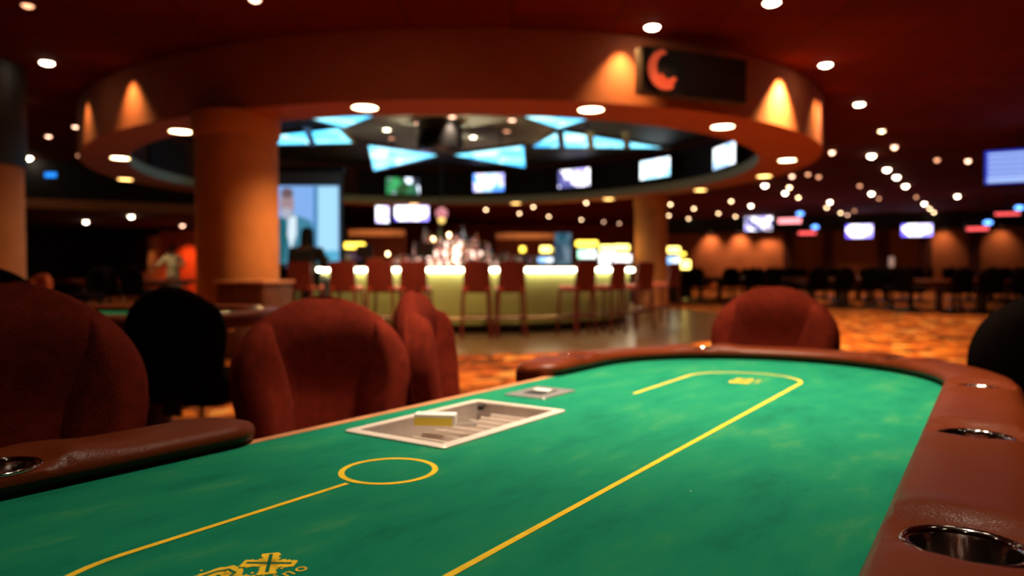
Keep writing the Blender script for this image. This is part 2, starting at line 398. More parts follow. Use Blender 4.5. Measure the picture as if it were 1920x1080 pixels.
# red lit alcove behind the standing person
A0 = atY(303, 500, 27.0); A1 = atY(400, 500, 26.0)
am = (A0 + A1) / 2; aa = math.atan2(A1.y - A0.y, A1.x - A0.x); al = (A1 - A0).length
M['red_wall'] = mat('red_wall', (.62, .09, .02), .8, var=.1)
struct('wall_alcove', MB().box((am.x, am.y, 1.25), (al, .2, 2.5), aa), M['red_wall'])
struct('trim_9', MB().box((A0.x - .12, A0.y - .25, 1.15), (.30, .4, 2.3), aa), M['column'])
lamp_spot('alcove_spot', (am.x - .1, am.y - 1.3, 2.5), 230, (1, .30, .08), 70, .8, .05, (.1, .62, -1))
lamp_spot('alcove_spot', (A0.x - .1, A0.y - 1.2, 2.5), 60, (1, .62, .35), 40, .8, .05, (.0, .5, -1))

# columns
def column(px0, px1, Y, name, label, cat='column', top=RINGZ, cap=True):
    a = atY(px0, 505, Y); b = atY(px1, 505, Y); r = (b.x - a.x) / 2; x = (a.x + b.x) / 2
    t = thing(name, label, cat, (x, Y, 0))
    obj('shaft', MB().lathe([(r * 1.06, 0.012), (r * 1.06, .16), (r, .19), (r, top - .36), (r, top - (.30 if cap else .004))], n=48), M['column'], t)
    if cap: obj('capital', MB().lathe([(r * 1.01, top - .30), (r * 1.07, top - .26), (r * 1.07, top - .004), (r * .5, top - .004)], n=48), M['column'], t)
    return t, x, r
colL, clx, clr = column(374, 520, 9.15, 'round_column', 'thick round plaster column rising to the canopy left of the bar')
colR, crx, crr = column(1190, 1251, 19.3, 'round_column', 'slimmer round column standing behind the right end of the bar')
colF, cfx, cfr = column(-115, 33, 9.6, 'round_column', 'round orange column with its dark upper end painted black, cut off by the left edge', top=2.45, cap=False)
obj('painted_dark_top', MB().lathe([(cfr * 1.08, 2.446), (cfr * 1.08, CEIL - .003), (0, CEIL - .003), (0, 2.446)], n=48), M['black'], colF)  # black sleeve added in place of the column's dark upper end

# ------------------------------------------------------------------ the oval canopy over the bar
canopy = thing('bar_canopy', 'wide oval dropped ceiling ring with an orange glow hanging over the round bar', 'ceiling canopy', (CC.x, CC.y, RINGZ))
def put(o): o.matrix_parent_inverse = Matrix.Translation((-CC.x, -CC.y, -RINGZ)); return o
NS = 160
put(obj('fascia', MB().grid(lambda u, v: ell(OA, OB, 2 * PI * u, RINGZ + (CEIL - .002 - RINGZ) * v), NS, 8, True), M['canopy'], canopy))
put(obj('underside', MB().grid(lambda u, v: ell(IA + (OA - IA) * v, IB + (OB - IB) * v, 2 * PI * u, RINGZ), NS, 3, True), M['canopy'], canopy))
LIPT = RINGZ + .20
def lip(u, v):
    p = [(IA, IB, RINGZ), (IA, IB, LIPT), (RA, RB, LIPT)]
    a, b, z = p[round(v * 2)]
    return ell(a, b, 2 * PI * u, z)
o = put(obj('inner_lip', MB().grid(lip, NS, 2, True), M['lip'], canopy)); o['label'] = 'pale inner edge, tinted green for the cyan light on it'
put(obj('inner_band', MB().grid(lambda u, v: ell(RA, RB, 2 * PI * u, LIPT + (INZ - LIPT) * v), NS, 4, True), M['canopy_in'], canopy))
put(obj('inner_ceiling', MB().add([ell(RA, RB, 2 * PI * k / NS, INZ) for k in range(NS)], [tuple(range(NS))]), M['black'], canopy))
DC = Vector((-1.42, 15.75))
put(obj('centre_disc', MB().lathe([(0, INZ - .03), (2.30, INZ - .03), (2.34, INZ - .015), (2.34, INZ)], (DC.x, DC.y, 0), 64), M['disc'], canopy))['label'] = 'pale grey round panel'
hubp = at(825, 262, 3.75)
put(obj('hub', MB().lathe([(0, 3.48), (.42, 3.50), (.48, 3.56), (.48, INZ - .04), (.3, INZ - .03)], (hubp.x, hubp.y, 0), 40), M['black_gloss'], canopy))
lamp_spot('disc_fill_spot', (DC.x, DC.y - .7, 1.95), 150, (1, .95, .74), 76, .5, .1, (0, .1, 1))  # unseen fill lamp added to brighten the disc from below
# black screen recesses (curved panels on the inner band)
def ray_ell(px, a, b, far=True):                                  # where column px meets the inner wall of the canopy
    u = (px - 960) / F; best = None
    N = 2400
    prev = None
    for k in range(N + 1):
        p = ell(a, b, 2 * PI * k / N); s = p.x - u * p.y
        if prev is not None and prev[0] * s <= 0 and abs(prev[0] - s) < .5:
            if best is None or (p.y > best[0]) == far: best = (p.y, 2 * PI * k / N)
        prev = (s, p)
    return best[1]
def panel(px0, px1, a, b, z0, z1, name):
    t0 = ray_ell(px0, a, b); t1 = ray_ell(px1, a, b)
    if abs(t1 - t0) > PI: t1 += 2 * PI if t1 < t0 else -2 * PI
    return put(obj(name, MB().grid(lambda u, v: ell(a, b, t0 + (t1 - t0) * u, z0 + (z1 - z0) * v), 40, 1), M['black'], canopy))
PA, PB = RA - .05, RB - .05
panel(676, 1408, PA, PB, LIPT + .002, INZ - .14, 'screen_recess')
panel(285, 352, PA, PB, LIPT + .002, INZ - .14, 'screen_recess')

# canopy downlights (the lit lenses sit in the underside)
def downlight(name, label, cat, p, r, lens, group, power=0, color=WARM, angle=80, trim='canopy', blend=.7, dome=.008):
    t = thing(name, label, cat, p, 0, group)
    obj('trim_ring', MB().lathe([(r, -.012), (r * 1.22, -.010), (r * 1.24, -.001), (r, -.001)], n=20, closed=True), M[trim], t)
    obj('lens', MB().lathe([(0, -dome - .001), (r * .45, -dome * .9), (r * .8, -dome * .58), (r, -.004), (r, -.001), (0, -.001)], n=20), M[lens], t)
    if power: lamp_spot('lamp', (0, 0, -.03 - dome), power, color, angle, blend, r * .6, parent=t)
    return t
RL = [(684, 201, 'lamp_ring', 'left of the two nearest'), (1108, 205, 'lamp_ring', 'right of the two nearest, below the round sign'),
      (1355, 237, 'lamp_ring', 'under the right end of the dark sign'), (1476, 300, 'lamp_ring', 'at the right tip of the ring'),
      (1433, 330, 'lamp_amber', 'just behind the one at the right tip'), (1313, 356, 'lamp_amber', 'on the far right curve, right of the slim column'),
      (1141, 373, 'lamp_amber', 'on the far side, just left of the slim column'), (967, 381, 'lamp_amber', 'on the far side, above the middle of the bar'),
      (776, 383, 'lamp_amber', 'on the far side, above the bright wide screen'),
      (235, 336, 'lamp_amber', 'smallest at the left tip of the ring'), (225, 296, 'lamp_ring', 'at the left tip, in front of the smallest one'),
      (339, 246, 'lamp_ring', 'just left of the thick column')]
for px, py, ln, wh in RL:
    p = at(px, py, RINGZ - .002)
    downlight('canopy_downlight', 'round downlight in the canopy ring, ' + wh, 'ceiling light', p, .155, ln, 'downlights in the canopy ring', 420 if px == 684 else 140, (1, .60, .26), 130 if px == 684 else 95)
DL = [(725, 243, 'lamp', 'brightest, on the left'), (785, 231, 'lamp_dim', 'second from the left'), (848, 219, 'lamp_dim', 'nearest the viewer, above the hub'),
      (960, 225, 'lamp_dim', 'at the near right edge'), (950, 246, 'lamp_faint', 'faint, on the right'), (887, 257, 'lamp', 'bright, just right of the black hub'), (735, 259, 'lamp_faint', 'faint, below the brightest one')]
for px, py, ln, wh in DL:
    p = at(px, py, INZ - .032)
    downlight('disc_downlight', 'small downlight in the pale canopy disc, ' + wh, 'ceiling light', p, .075, ln, 'downlights in the canopy disc', 520 if ln != 'lamp_faint' else 0, (1, .74, .5), 80, 'disc')

# wall washers close outside the fascia: their scallops show on it
for px, py, pw, aim in ((1462, 180, 1250, .0), (1166, 150, 210, .0), (1529, 230, 130, .0), (250, 230, 140, .0), (166, 255, 70, .0)):
    u = (px - 960) / F; best = None
    for k in range(3600):
        t = 2 * PI * k / 3600; p = ell(OA, OB, t); s = abs(p.x - u * p.y)
        if p.y < 16.5 and s < .03 and (best is None or p.y < best[0]): best = (p.y, t)
    if best is None:                                              # at the silhouette: the tangent point
        t = min((abs(ell(OA, OB, 2 * PI * k / 3600).x - u * ell(OA, OB, 2 * PI * k / 3600).y), 2 * PI * k / 3600) for k in range(3600))[1]
    else: t = best[1]
    e = .01; tg = (ell(OA, OB, t + e) - ell(OA, OB, t - e)).normalized(); nn = Vector((tg.y, -tg.x, 0))
    p = ell(OA, OB, t)
    if nn.dot(Vector((p.x - CC.x, p.y - CC.y, 0))) < 0: nn = -nn
    q = p + nn * .17; q.z = CEIL - .03
    lamp_spot('fascia_wash_spot', q, pw, (1, .62, .20), 88, 1.0, .03, (-nn.x * aim, -nn.y * aim, -1))

# ------------------------------------------------------------------ ceiling downlights over the hall
HALL = [(1223, 50, 3, 0), (1447, 4, 3, 1), (1548, 121, 3, 0), (1611, 195, 3, 1), (1653, 245, 2, 1), (1677, 274, 1, 0), (1634, 291, 3, 1), (1663, 317, 3, 1),
        (1681, 331, 3, 0), (1698, 348, 3, 1), (1634, 362, 3, 1), (1560, 284, 1, 0), (1434, 347, 3, 1), (1480, 350, 2, 1), (1815, 300, 1, 0), (1757, 298, 0, 0), (1795, 367, 3, 1),
        (1733, 381, 3, 1), (1743, 390, 2, 0), (1751, 397, 2, 0), (1718, 368, 0, 0), (1648, 371, 0, 0), (1472, 361, 3, 0), (1497, 369, 2, 1), (1556, 378, 3, 1),
        (1550, 388, 2, 0), (1576, 398, 2, 0), (1589, 402, 1, 0), (1602, 394, 0, 0), (1631, 404, 1, 0), (1257, 382, 2, 1), (1301, 390, 2, 0), (1371, 376, 2, 1),
        (1408, 385, 3, 1), (1254, 403, 2, 0), (1291, 409, 2, 0), (1315, 412, 2, 1), (1347, 399, 2, 0), (1379, 405, 2, 0), (1099, 379, 2, 1), (1000, 387, 2, 1),
        (974, 399, 2, 1), (1029, 405, 2, 1), (1090, 411, 2, 1), (1132, 415, 1, 0), (1161, 418, 1, 0), (911, 392, 2, 1), (1515, 325, 0, 0), (1535, 330, 0, 0), (1612, 347, 0, 0), (1485, 329, 1, 0)]
LEFT = [(88, 117, 3, 0), (37, 191, 3, 0), (53, 295, 3, 0), (142, 237, 1, 0), (91, 255, 1, 0), (149, 290, 0, 0), (52, 9, 0, 0), (478, -2, 1, 0)]
LENS = ['lamp_faint', 'lamp_dim', 'lamp_mid', 'lamp']
HP = 190
def hall_lights(L, where, group):
    for i, (px, py, k, pw) in enumerate(sorted(L)):
        z = CEIL - .002
        p = at(px, py, z)
        r = .085 if p.y < 24 else .075
        if k == 2: r *= .75
        if k < 2: r *= .7
        downlight('ceiling_downlight', 'small ceiling downlight, %s from the left %s' % (ordn(i + 1), where), 'ceiling light', p, r, LENS[k], group, HP if pw else 0, (1, .62, .30), 100, 'ceiling', dome=.075 if p.y > 15 else .035)
hall_lights(HALL, 'among those over the right hall', 'downlights over the right hall')
hall_lights(LEFT, 'of those left of the canopy', 'downlights in the dark left ceiling')
for i, (px, py, k) in enumerate(((161, 415, 3), (246, 405, 3), (342, 422, 1))):
    downlight('ceiling_downlight', 'small downlight under the low dark bulkhead at left, %s from the left' % ordn(i + 1), 'ceiling light', at(px, py, 2.638), .075, LENS[k], 'downlights under the bulkhead', 40, (1, .62, .34), 70, 'black', dome=.07)
# unseen downlights added for carpet light and rim glints, above the picture's top edge
for x, y, pw, wh in ((-2.2, 4.3, 140, 'over the neighbouring poker table'), (2.6, 5.6, 200, 'over the carpet beyond the far chair'), (5.6, 7.0, 250, 'over the open carpet at right'), (-1.3, 6.9, 200, 'before the thick column'),
                     (-1.9, 5.6, 260, 'over the aisle beside the column'), (0.4, 5.2, 200, 'over the aisle behind the table'), (.45, 2.15, 0, 'above the far half of the poker table'), (.42, 1.12, 0, 'above the near half of the poker table'),
                     (2.3, 3.2, 0, 'over the far right corner of the table'), (-1.9, 1.9, 0, 'over the chairs on the dealer side'), (2.2, .6, 0, 'over the long rail'), (-.9, -1.2, 0, 'behind the near end of the table'), (1.3, -1.4, 0, 'behind the long rail')):
    t = downlight('ceiling_downlight', 'added unseen ceiling downlight ' + wh, 'ceiling light', (x, y, CEIL - .002), .085, 'lamp', 'added downlights over the near tables', 0, trim='ceiling', dome=.02)
    if pw: lamp_spot('lamp', (0, 0, -.06), pw, (1, .60, .28), 78, .7, .08, parent=t)
for x, y, pw in ((7.5, 12.5, 290), (10.0, 15.0, 290), (5.0, 11.0, 160)):
    lamp_spot('aisle_fill_spot', (x, y, CEIL - .04), pw, (1, .60, .28), 78, .7, .08)  # added fill lamps without fixtures, brightening the right carpet

# ------------------------------------------------------------------ poker tables
FELT = .74
RX0, RX1, RYC, RR = .34, 2.03, .565, .48        # felt racetrack: straight from RX0 to RX1, half width RR
YD = 1.05                                        # straight dealer edge
def race(r, x0, x1, yc, n=28):                    # closed racetrack outline
    out = []
    for k in range(n + 1):
        a = -PI / 2 + PI * k / n; out.append((x1 + r * math.cos(a), yc + r * math.sin(a)))
    for k in range(n + 1):
        a = PI / 2 + PI * k / n; out.append((x0 + r * math.cos(a), yc + r * math.sin(a)))
    return out
def resample(pts, step):
    out = [Vector(pts[0])]; 
    for a, b in zip(pts[:-1], pts[1:]):
        a = Vector(a); b = Vector(b); n = max(1, round((b - a).length / step))
        for k in range(1, n + 1): out.append(a.lerp(b, k / n))
    return out
M['cup_steel'] = mat('cup_steel', (.60, .55, .52), .10, metal=1.0, var=.03)
PROF = [(-.066, -.045), (-.070, .006), (-.078, .012), (-.081, .020), (-.078, .029), (-.068, .037), (-.050, .041), (-.025, .041), (0, .040), (.025, .040),
        (.048, .038), (.064, .032), (.076, .020), (.082, .004), (.082, -.020), (.076, -.042), (.060, -.052), (-.040, -.052)]
def rail_mesh(path, cups, dip=True):
    n = len(path); m = len(PROF); mb = MB(); vs = []
    L = [0]
    for a, b in zip(path[:-1], path[1:]): L.append(L[-1] + (b - a).length)
    tot = L[-1]
    for i, p in enumerate(path):
        t = (path[min(i + 1, n - 1)] - path[max(i - 1, 0)]).normalized(); nn = Vector((t.y, -t.x))   # outward, for a counter-clockwise path
        d = min(L[i], tot - L[i]); sc = 1.0
        if d < .075: sc = math.sqrt(max(0.0004, 1 - (1 - d / .075) ** 2))
        for u, z in PROF:
            q = p + nn * (u * sc); zz = z if z < 0 else z * (.45 + .55 * sc)
            if dip and z > .03:
                for c in cups:
                    r = (q - Vector(c)).length
                    if r < .22: zz += .0075 * math.exp(-((r - .092) / .042) ** 2) - .010 * (1 if r < .058 else max(0, 1 - (r - .058) / .022))
            vs.append((q.x, q.y, FELT + zz))
    fs = []
    for i in range(n - 1):
        for k in range(m):
            l = (k + 1) % m; fs.append((i * m + k, i * m + l, (i + 1) * m + l, (i + 1) * m + k))
    fs += [tuple(range(m)), tuple(reversed(range((n - 1) * m, n * m)))]
    return mb.add(vs, fs)
def cut_holes(o, cups, r):
    cut = obj('cutter', MB(), M['leather'])
    mb = MB()
    for c in cups: mb.cyl((c[0], c[1], FELT - .1), (c[0], c[1], FELT + .2), r, n=48)
    me = bpy.data.meshes.new('cut'); me.from_pydata(mb.v, [], mb.f); cut.data = me; cut.matrix_world = TM
    bpy.context.view_layer.update()
    md = o.modifiers.new('cut', 'BOOLEAN'); md.object = cut; md.operation = 'DIFFERENCE'; md.solver = 'EXACT'
    dg = bpy.context.evaluated_depsgraph_get(); dg.update()
    new = bpy.data.meshes.new_from_object(o.evaluated_get(dg)); o.modifiers.clear(); o.data = new
    new.polygons.foreach_set('use_smooth', [True] * len(new.polygons)); new.set_sharp_from_angle(angle=math.radians(50))
    bpy.data.objects.remove(cut)
def cup_part(parent, c, z, name='cup_holder'):
    return obj(name, MB().lathe([(.0, -.105), (.040, -.105), (.0435, -.100), (.0440, -.004), (.0455, .0005), (.050, .0022), (.0535, .0012), (.0545, -.0010), (.053, -.004), (.050, -.006),
                                 (.0475, -.108), (.0, -.110)], (c[0], c[1], z), 64), M['cup_steel'], parent, angle=60)

T = Vector((0.56726714, 0.82343643, -0.0126662)); Nn = Vector((-0.00289986, 0.01737745, 0.9998448)); Lv = Nn.cross(T)
TM = Matrix(((T.x, Lv.x, Nn.x, 0), (T.y, Lv.y, Nn.y, 0), (T.z, Lv.z, Nn.z, 0), (0, 0, 0, 1)))
TO = Vector((0, 0, CAMZ)) - Nn * (.28 + FELT)
TM.translation = TO
table = thing('poker_table', 'large green felt poker table with brown padded leather rail filling the foreground', 'poker table')
CX, CY = 1.185, .565
TM_C = TM @ Matrix.Translation((CX, CY, 0))
table.matrix_world = TM_C
def tl(o): o.matrix_parent_inverse = Matrix.Translation((-CX, -CY, 0)); return o   # meshes below are given in the table's corner frame
def at_table(x, y, z=0.0): return TM @ Vector((x, y, z))

# felt, with an opening for the chip tray
TX0, TX1, TY0, TY1 = .882, 1.290, .746, .991
out = [(x, min(y, YD)) for x, y in race(RR + .02, RX0, RX1, RYC)]
hole = [(TX0 + .012, TY0 + .012), (TX1 - .012, TY0 + .012), (TX1 - .012, TY1 - .012), (TX0 + .012, TY1 - .012)]
bm = bmesh.new(); es = []
for loop in (out, hole):
    vs = [bm.verts.new((x, y, FELT)) for x, y in loop]
    for i in range(len(vs)):
        if (vs[i].co - vs[(i + 1) % len(vs)].co).length > 1e-6: es.append(bm.edges.new((vs[i], vs[(i + 1) % len(vs)])))
bmesh.ops.triangle_fill(bm, use_beauty=True, edges=es)
fm = MB(); bm.verts.index_update(); fm.add([v.co[:] for v in bm.verts], [[v.index for v in f.verts] for f in bm.faces]); bm.free()
felt = tl(obj('felt', fm, M['felt'], table, smooth=False))
# betting line, dealer circle and the two printed emblems, ink on the felt
LZ = FELT + .0006
arc = [(.660, .733), (.40, .733)] + [(.36 + .155 * math.cos(a), .578 + .155 * math.sin(a)) for a in [PI / 2 + PI * k / 24 for k in range(25)]] + \
      [(1.93 + .02 * 0, .423)] + [(1.985 + .154 * math.cos(a), .577 + .154 * math.sin(a)) for a in [-PI / 2 + PI * k / 24 for k in range(25)]] + [(1.95, .731), (1.588, .727)]
(obj('betting_line', MB().ribbon([tuple(p) for p in resample(arc, .03)], .0088, LZ), M['yellow_ink'], felt, smooth=False))
(obj('dealer_circle', MB().ribbon([(.7405 + .0685 * math.cos(2 * PI * k / 64), .733 + .0685 * math.sin(2 * PI * k / 64)) for k in range(64)], .0088, LZ, closed=True), M['yellow_ink'], felt, smooth=False))

# emblem lettering: rough yellow letters with a dark core, small word below, along the table
def glyph(strokes, ox, oy, ang, s):
    ca, sa = math.cos(ang), math.sin(ang)
    return [[(ox + s * (x * ca - y * sa), oy + s * (x * sa + y * ca)) for x, y in st] for st in strokes]
GX = [[(.12, 0), (.88, 1)], [(.12, 1), (.88, 0)]]
GR = [[(.1, 0), (.1, 1), (.6, 1), (.85, .9), (.85, .62), (.6, .5), (.1, .5)], [(.5, .5), (.9, 0)]]
def emblem(ox, oy, ang, s, flip=1):
    y = MB(); d = MB()
    for g, dx in ((GR, -1.12), (GX, 0)):
        for st in glyph(g, ox + dx * s * math.cos(ang), oy + dx * s * math.sin(ang), ang, s):
            pts = [tuple(p) for p in resample(st, s * .055)]
            y.ribbon(pts, s * .40, LZ, jag=s * .045); d.ribbon([tuple(p) for p in resample([Vector(st[0]).lerp(Vector(st[-1]), .08)[:], Vector(st[0]).lerp(Vector(st[-1]), .92)[:]] if len(st) == 2 else st, s * .2)], s * .085, LZ + .0004)
            for p in pts[::3]:
                for k in range(1):
                    a = random.uniform(0, 6.28); r = s * random.uniform(.24, .36); c = (p[0] + r * math.cos(a), p[1] + r * math.sin(a)); q = s * random.uniform(.02, .05)
                    y.add([(c[0] + q * math.cos(t), c[1] + q * math.sin(t), LZ) for t in (0, 1.2, 2.4, 3.7, 5)], [(0, 1, 2, 3, 4)])
    a = obj('emblem', y, M['yellow_ink'], felt, smooth=False); b = obj('emblem_core', d, M['green_ink'], felt, smooth=False)
    cu = bpy.data.curves.new('word', 'FONT'); cu.body = 'casino'; cu.size = s * .54; cu.align_x = 'RIGHT'; cu.space_character = 1.15
    tmp = bpy.data.objects.new('word', cu); C.objects.link(tmp)
    dg = bpy.context.evaluated_depsgraph_get(); me = bpy.data.meshes.new_from_object(tmp.evaluated_get(dg)); bpy.data.objects.remove(tmp)
    o = bpy.data.objects.new('emblem_word', me); C.objects.link(o); me.materials.append(M['yellow_ink']); o.parent = felt
    gx, gy = .5 + .42, .5 - .98
    px, py = ox + s * (gx * math.cos(ang) - gy * math.sin(ang)), oy + s * (gx * math.sin(ang) + gy * math.cos(ang))
    o.matrix_local = Matrix.Translation((px, py, LZ)) @ Matrix.Rotation(ang, 4, 'Z')
    return a
EA = math.radians(-4)
s0 = .043
emblem(.428 - s0 * (.5 * math.cos(EA) - .5 * math.sin(EA)), .589 - s0 * (.5 * math.sin(EA) + .5 * math.cos(EA)), EA, s0)
emblem(1.965, .545, math.radians(8), .045)

# wooden edge on the dealer's side, apron under the table, pedestal legs
tl(obj('wood_edge', MB().box(((.66 + 1.78) / 2, YD + .011, FELT - .022), (1.12, .022, .046)), M['wood'], table))
tl(obj('apron', MB().prism([(x, min(y, YD - .01)) for x, y in race(RR, RX0, RX1, RYC)], FELT - .12, FELT - .046), M['wood_dark'], table))
for x in (.55, 1.82):
    tl(obj('leg', MB().lathe([(.26, .035), (.27, .05), (.25, .075), (.10, .10), (.085, .14), (.085, FELT - .16), (.16, FELT - .12)], (x, RYC, 0), 32), M['wood_dark'], table))
# padded rail: from the dealer's left hand round the near end, the long side and the far end
rc = RR + .072
pathr = [(.765, RYC + rc)] + [(RX0 + rc * math.cos(a), RYC + rc * math.sin(a)) for a in [PI / 2 + PI * k / 60 for k in range(61)]] + \
        [(RX1 + rc * math.cos(a), RYC + rc * math.sin(a)) for a in [-PI / 2 + PI * k / 60 for k in range(61)]] + [(1.705, RYC + rc)]
CUPS = [(.766, .018), (1.314, .018), (1.900, .022), (2.470, .232), (2.492, .868), (1.945, 1.117), (.37, 1.095)]
railp = resample(pathr, .012)
e0 = [railp[0].lerp(railp[1], k / 8) for k in range(8)]
rail = tl(obj('padded_rail', rail_mesh(railp, CUPS), M['leather'], table, angle=70))
cut_holes(rail, CUPS, .050)
for c in CUPS:
    k = tl(cup_part(table, c, FELT + .0335))
    obj('cup_dark_plug', MB().cyl((c[0], c[1], FELT + .0335 - .104), (c[0], c[1], FELT + .0335 - .055), .0425, n=40), M['black'], k)  # added black plug keeps the depth of the cup dark
# recessed dealer tray: flange, tubes and a screw
tr = tl(obj('chip_tray', MB(), M['tray'], table)); 
def tray_surf(u, v):
    x = TX0 + .02 + (TX1 - TX0 - .04) * u; y = TY0 + .022 + (TY1 - TY0 - .044) * v
    e = min(v, 1 - v) * (TY1 - TY0); ex = min(u, 1 - u) * (TX1 - TX0)
    z = -.044
    if e < .004 or ex < .004: z = .001
    elif v > .84: z = -.044
    return (x, y, FELT + z)
mbt = MB().grid(tray_surf, 126, 44)
bpy.data.objects.remove(tr)
tr = tl(obj('chip_tray', mbt, M['tray'], table, angle=50))
rb = MB()
for k in range(9):
    x = TX0 + .055 + (TX1 - TX0 - .11) * k / 8; y0, y1 = TY0 + .023, TY1 - .072; a = FELT - .0435; h_ = .030
    rb.add([(x - .013, y0, a), (x + .013, y0, a), (x + .002, y0, a + h_), (x - .002, y0, a + h_), (x - .013, y1, a), (x + .013, y1, a), (x + .002, y1 - .012, a + h_), (x - .002, y1 - .012, a + h_)],
           [(0, 1, 2, 3), (4, 7, 6, 5), (1, 5, 6, 2), (2, 6, 7, 3), (3, 7, 4, 0)])
obj('chip_divider', rb, M['flange'], tr, smooth=False)
def rrect(x0, x1, y0, y1, r, n=5):
    o_ = []
    for cx_, cy_, a0 in ((x1 - r, y1 - r, 0), (x0 + r, y1 - r, 90), (x0 + r, y0 + r, 180), (x1 - r, y0 + r, 270)):
        for k in range(n + 1): a = math.radians(a0 + 90 * k / n); o_.append((cx_ + r * math.cos(a), cy_ + r * math.sin(a)))
    return o_
def frame(x0, x1, y0, y1, w, r, z0, z1):
    a = rrect(x0, x1, y0, y1, r); b = rrect(x0 + w, x1 - w, y0 + w, y1 - w, max(.002, r - w * .5)); n = len(a); e = .0012
    a2 = rrect(x0 + e, x1 - e, y0 + e, y1 - e, r)
    vs = [(x, y, z0) for x, y in a] + [(x, y, z1 - e) for x, y in a] + [(x, y, z1) for x, y in a2] + [(x, y, z1) for x, y in b] + [(x, y, z0 - .003) for x, y in b]
    fs = []
    for k in range(4):
        for i in range(n): j = (i + 1) % n; fs.append((k * n + i, k * n + j, (k + 1) * n + j, (k + 1) * n + i))
    return MB().add(vs, fs)
obj('flange', frame(TX0, TX1, TY0, TY1, .021, .012, FELT, FELT + .004), M['flange'], tr)['label'] = 'pale metal rim of the tray'
(obj('screw', MB().cyl((.93, .96, FELT - .037), (.93, .96, FELT - .034), .006, n=14), M['base'], tr))
(obj('knob', MB().cyl((1.258, .955, FELT - .012), (1.258, .955, FELT - .003), .007, n=14), M['black'], tr))
# drop slot plate
pl = tl(obj('slot_plate', MB().rbox((1.468, .925, FELT + .0015), (.155, .118, .003), .006), M['steel'], table))
(obj('slot', MB().box((1.470, .926, FELT + .0035), (.078, .052, .0012)), M['black'], pl))
(obj('slot_paddle', MB().box((1.478, .926, FELT + .0055), (.026, .046, .004)), M['white'], pl))
# white block with a yellow side lying on the tray
bp_ = at_table(.985, .945, FELT + .0045)
blk = thing('dealer_marker', 'small white block with a yellow side lying on the rim of the chip tray', 'marker', (0, 0, 0))
blk.matrix_world = TM @ Matrix.Translation((1.012, .876, FELT + .0045)) @ Matrix.Rotation(math.radians(-62), 4, 'Z')
obj('block', MB().rbox((0, 0, .0115), (.080, .026, .023), .003), M['white'], blk)
obj('yellow_side', MB().box((-.002, -.0132, .0085), (.074, .0014, .015)), M['yellow'], blk)
obj('clip', MB().box((.062, .004, .0015), (.034, .016, .003)), M['steel'], blk)

def plain_table(name, label, x0, x1, yc, loc, rotz, group=None):   # a whole poker table seen from afar
    t = thing(name, label, 'poker table', loc, rotz, group)
    obj('felt', MB().prism(race(RR, x0, x1, yc, 14), FELT - .04, FELT), M['felt'], t)
    p = [Vector(q) for q in race(RR + .072, x0, x1, yc, 20)]
    n = len(p); m = len(PROF); vs = []
    for i in range(n):
        tt = (p[(i + 1) % n] - p[(i - 1) % n]).normalized(); nn = Vector((tt.y, -tt.x))
        for u, z in PROF: q = p[i] + nn * u; vs.append((q.x, q.y, FELT + z))
    fs = [(i * m + k, i * m + (k + 1) % m, ((i + 1) % n) * m + (k + 1) % m, ((i + 1) % n) * m + k) for i in range(n) for k in range(m)]
    obj('padded_rail', MB().add(vs, fs), M['leather'], t)
    obj('apron', MB().prism(race(RR - .03, x0, x1, yc, 14), FELT - .13, FELT - .045), M['wood_dark'], t)
    for x in (x0 + .1, x1 - .1):
        obj('leg', MB().lathe([(.26, .002), (.27, .03), (.25, .05), (.10, .08), (.085, .14), (.085, FELT - .16), (.16, FELT - .13)], (x, yc, 0), 20), M['wood_dark'], t)
    return t
nt_ = plain_table('poker_table', 'neighbouring poker table with brown rail behind the shaded chair at left', -.85, .85, 0, (-2.9, 4.15, 0), .03)
for i, (x, y) in enumerate(((-.95, -.53), (1.28, -.30), (1.33, .12), (-.2, -.552))):
    cup_part(nt_, (x, y), FELT + .042)

# ------------------------------------------------------------------ casino chairs
BZ0, BZ1, BW = .44, .945, .25
def half_w(z):
    d = BZ1 - z
    a = (max(0.0, 1 - (1 - d / .21) ** 2) ** .6) if d < .21 else 1.0
    e = (z - BZ0)
    b = .80 + .20 * min(1, e / .26)
    if e < .05: b *= math.sqrt(max(.02, 1 - (1 - e / .05) ** 2 * .45))
    return BW * a * b
def vz(v): return BZ0 + (BZ1 - BZ0) * (1 - (1 - v) ** 1.6)
def topk(z): d = BZ1 - z; return math.sqrt(max(0, 1 - (1 - min(1, d / .10)) ** 2))
def lean(y, z): return Vector((0, y - .225 - .12 * (z - BZ0), z))
def front_y(s, z):
    k = max(0.0, 1 - abs(s) ** 3.2) ** .5
    q_ = min(1, max(0, (BZ1 - z - .05) / .22)); rec = .046 * q_ * q_ * (3 - 2 * q_) * max(0, 1 - (abs(s) / .66) ** 4)
    return .052 * k * topk(z) - rec + .012 * math.sin((z - BZ0) / (BZ1 - BZ0) * PI) * k + .022 * (s * s)
def back_y(s, z):
    k = max(0.0, 1 - abs(s) ** 3.2) ** .5
    return -.048 * k * topk(z) + .022 * (s * s)
def bk_front(u, v): s = 2 * u - 1; z = vz(v); p = lean(front_y(s, z), z); p.x = s * half_w(z); return p
def bk_back(u, v): s = 1 - 2 * u; z = vz(v); p = lean(back_y(s, z), z); p.x = s * half_w(z); return p
def inner_x(z):                                   # inner edge of the side cushions
    d = BZ1 - z
    return .082 + .058 * math.exp(-((d - .06) / .16) ** 2 * 1.2) if d > .06 else .14
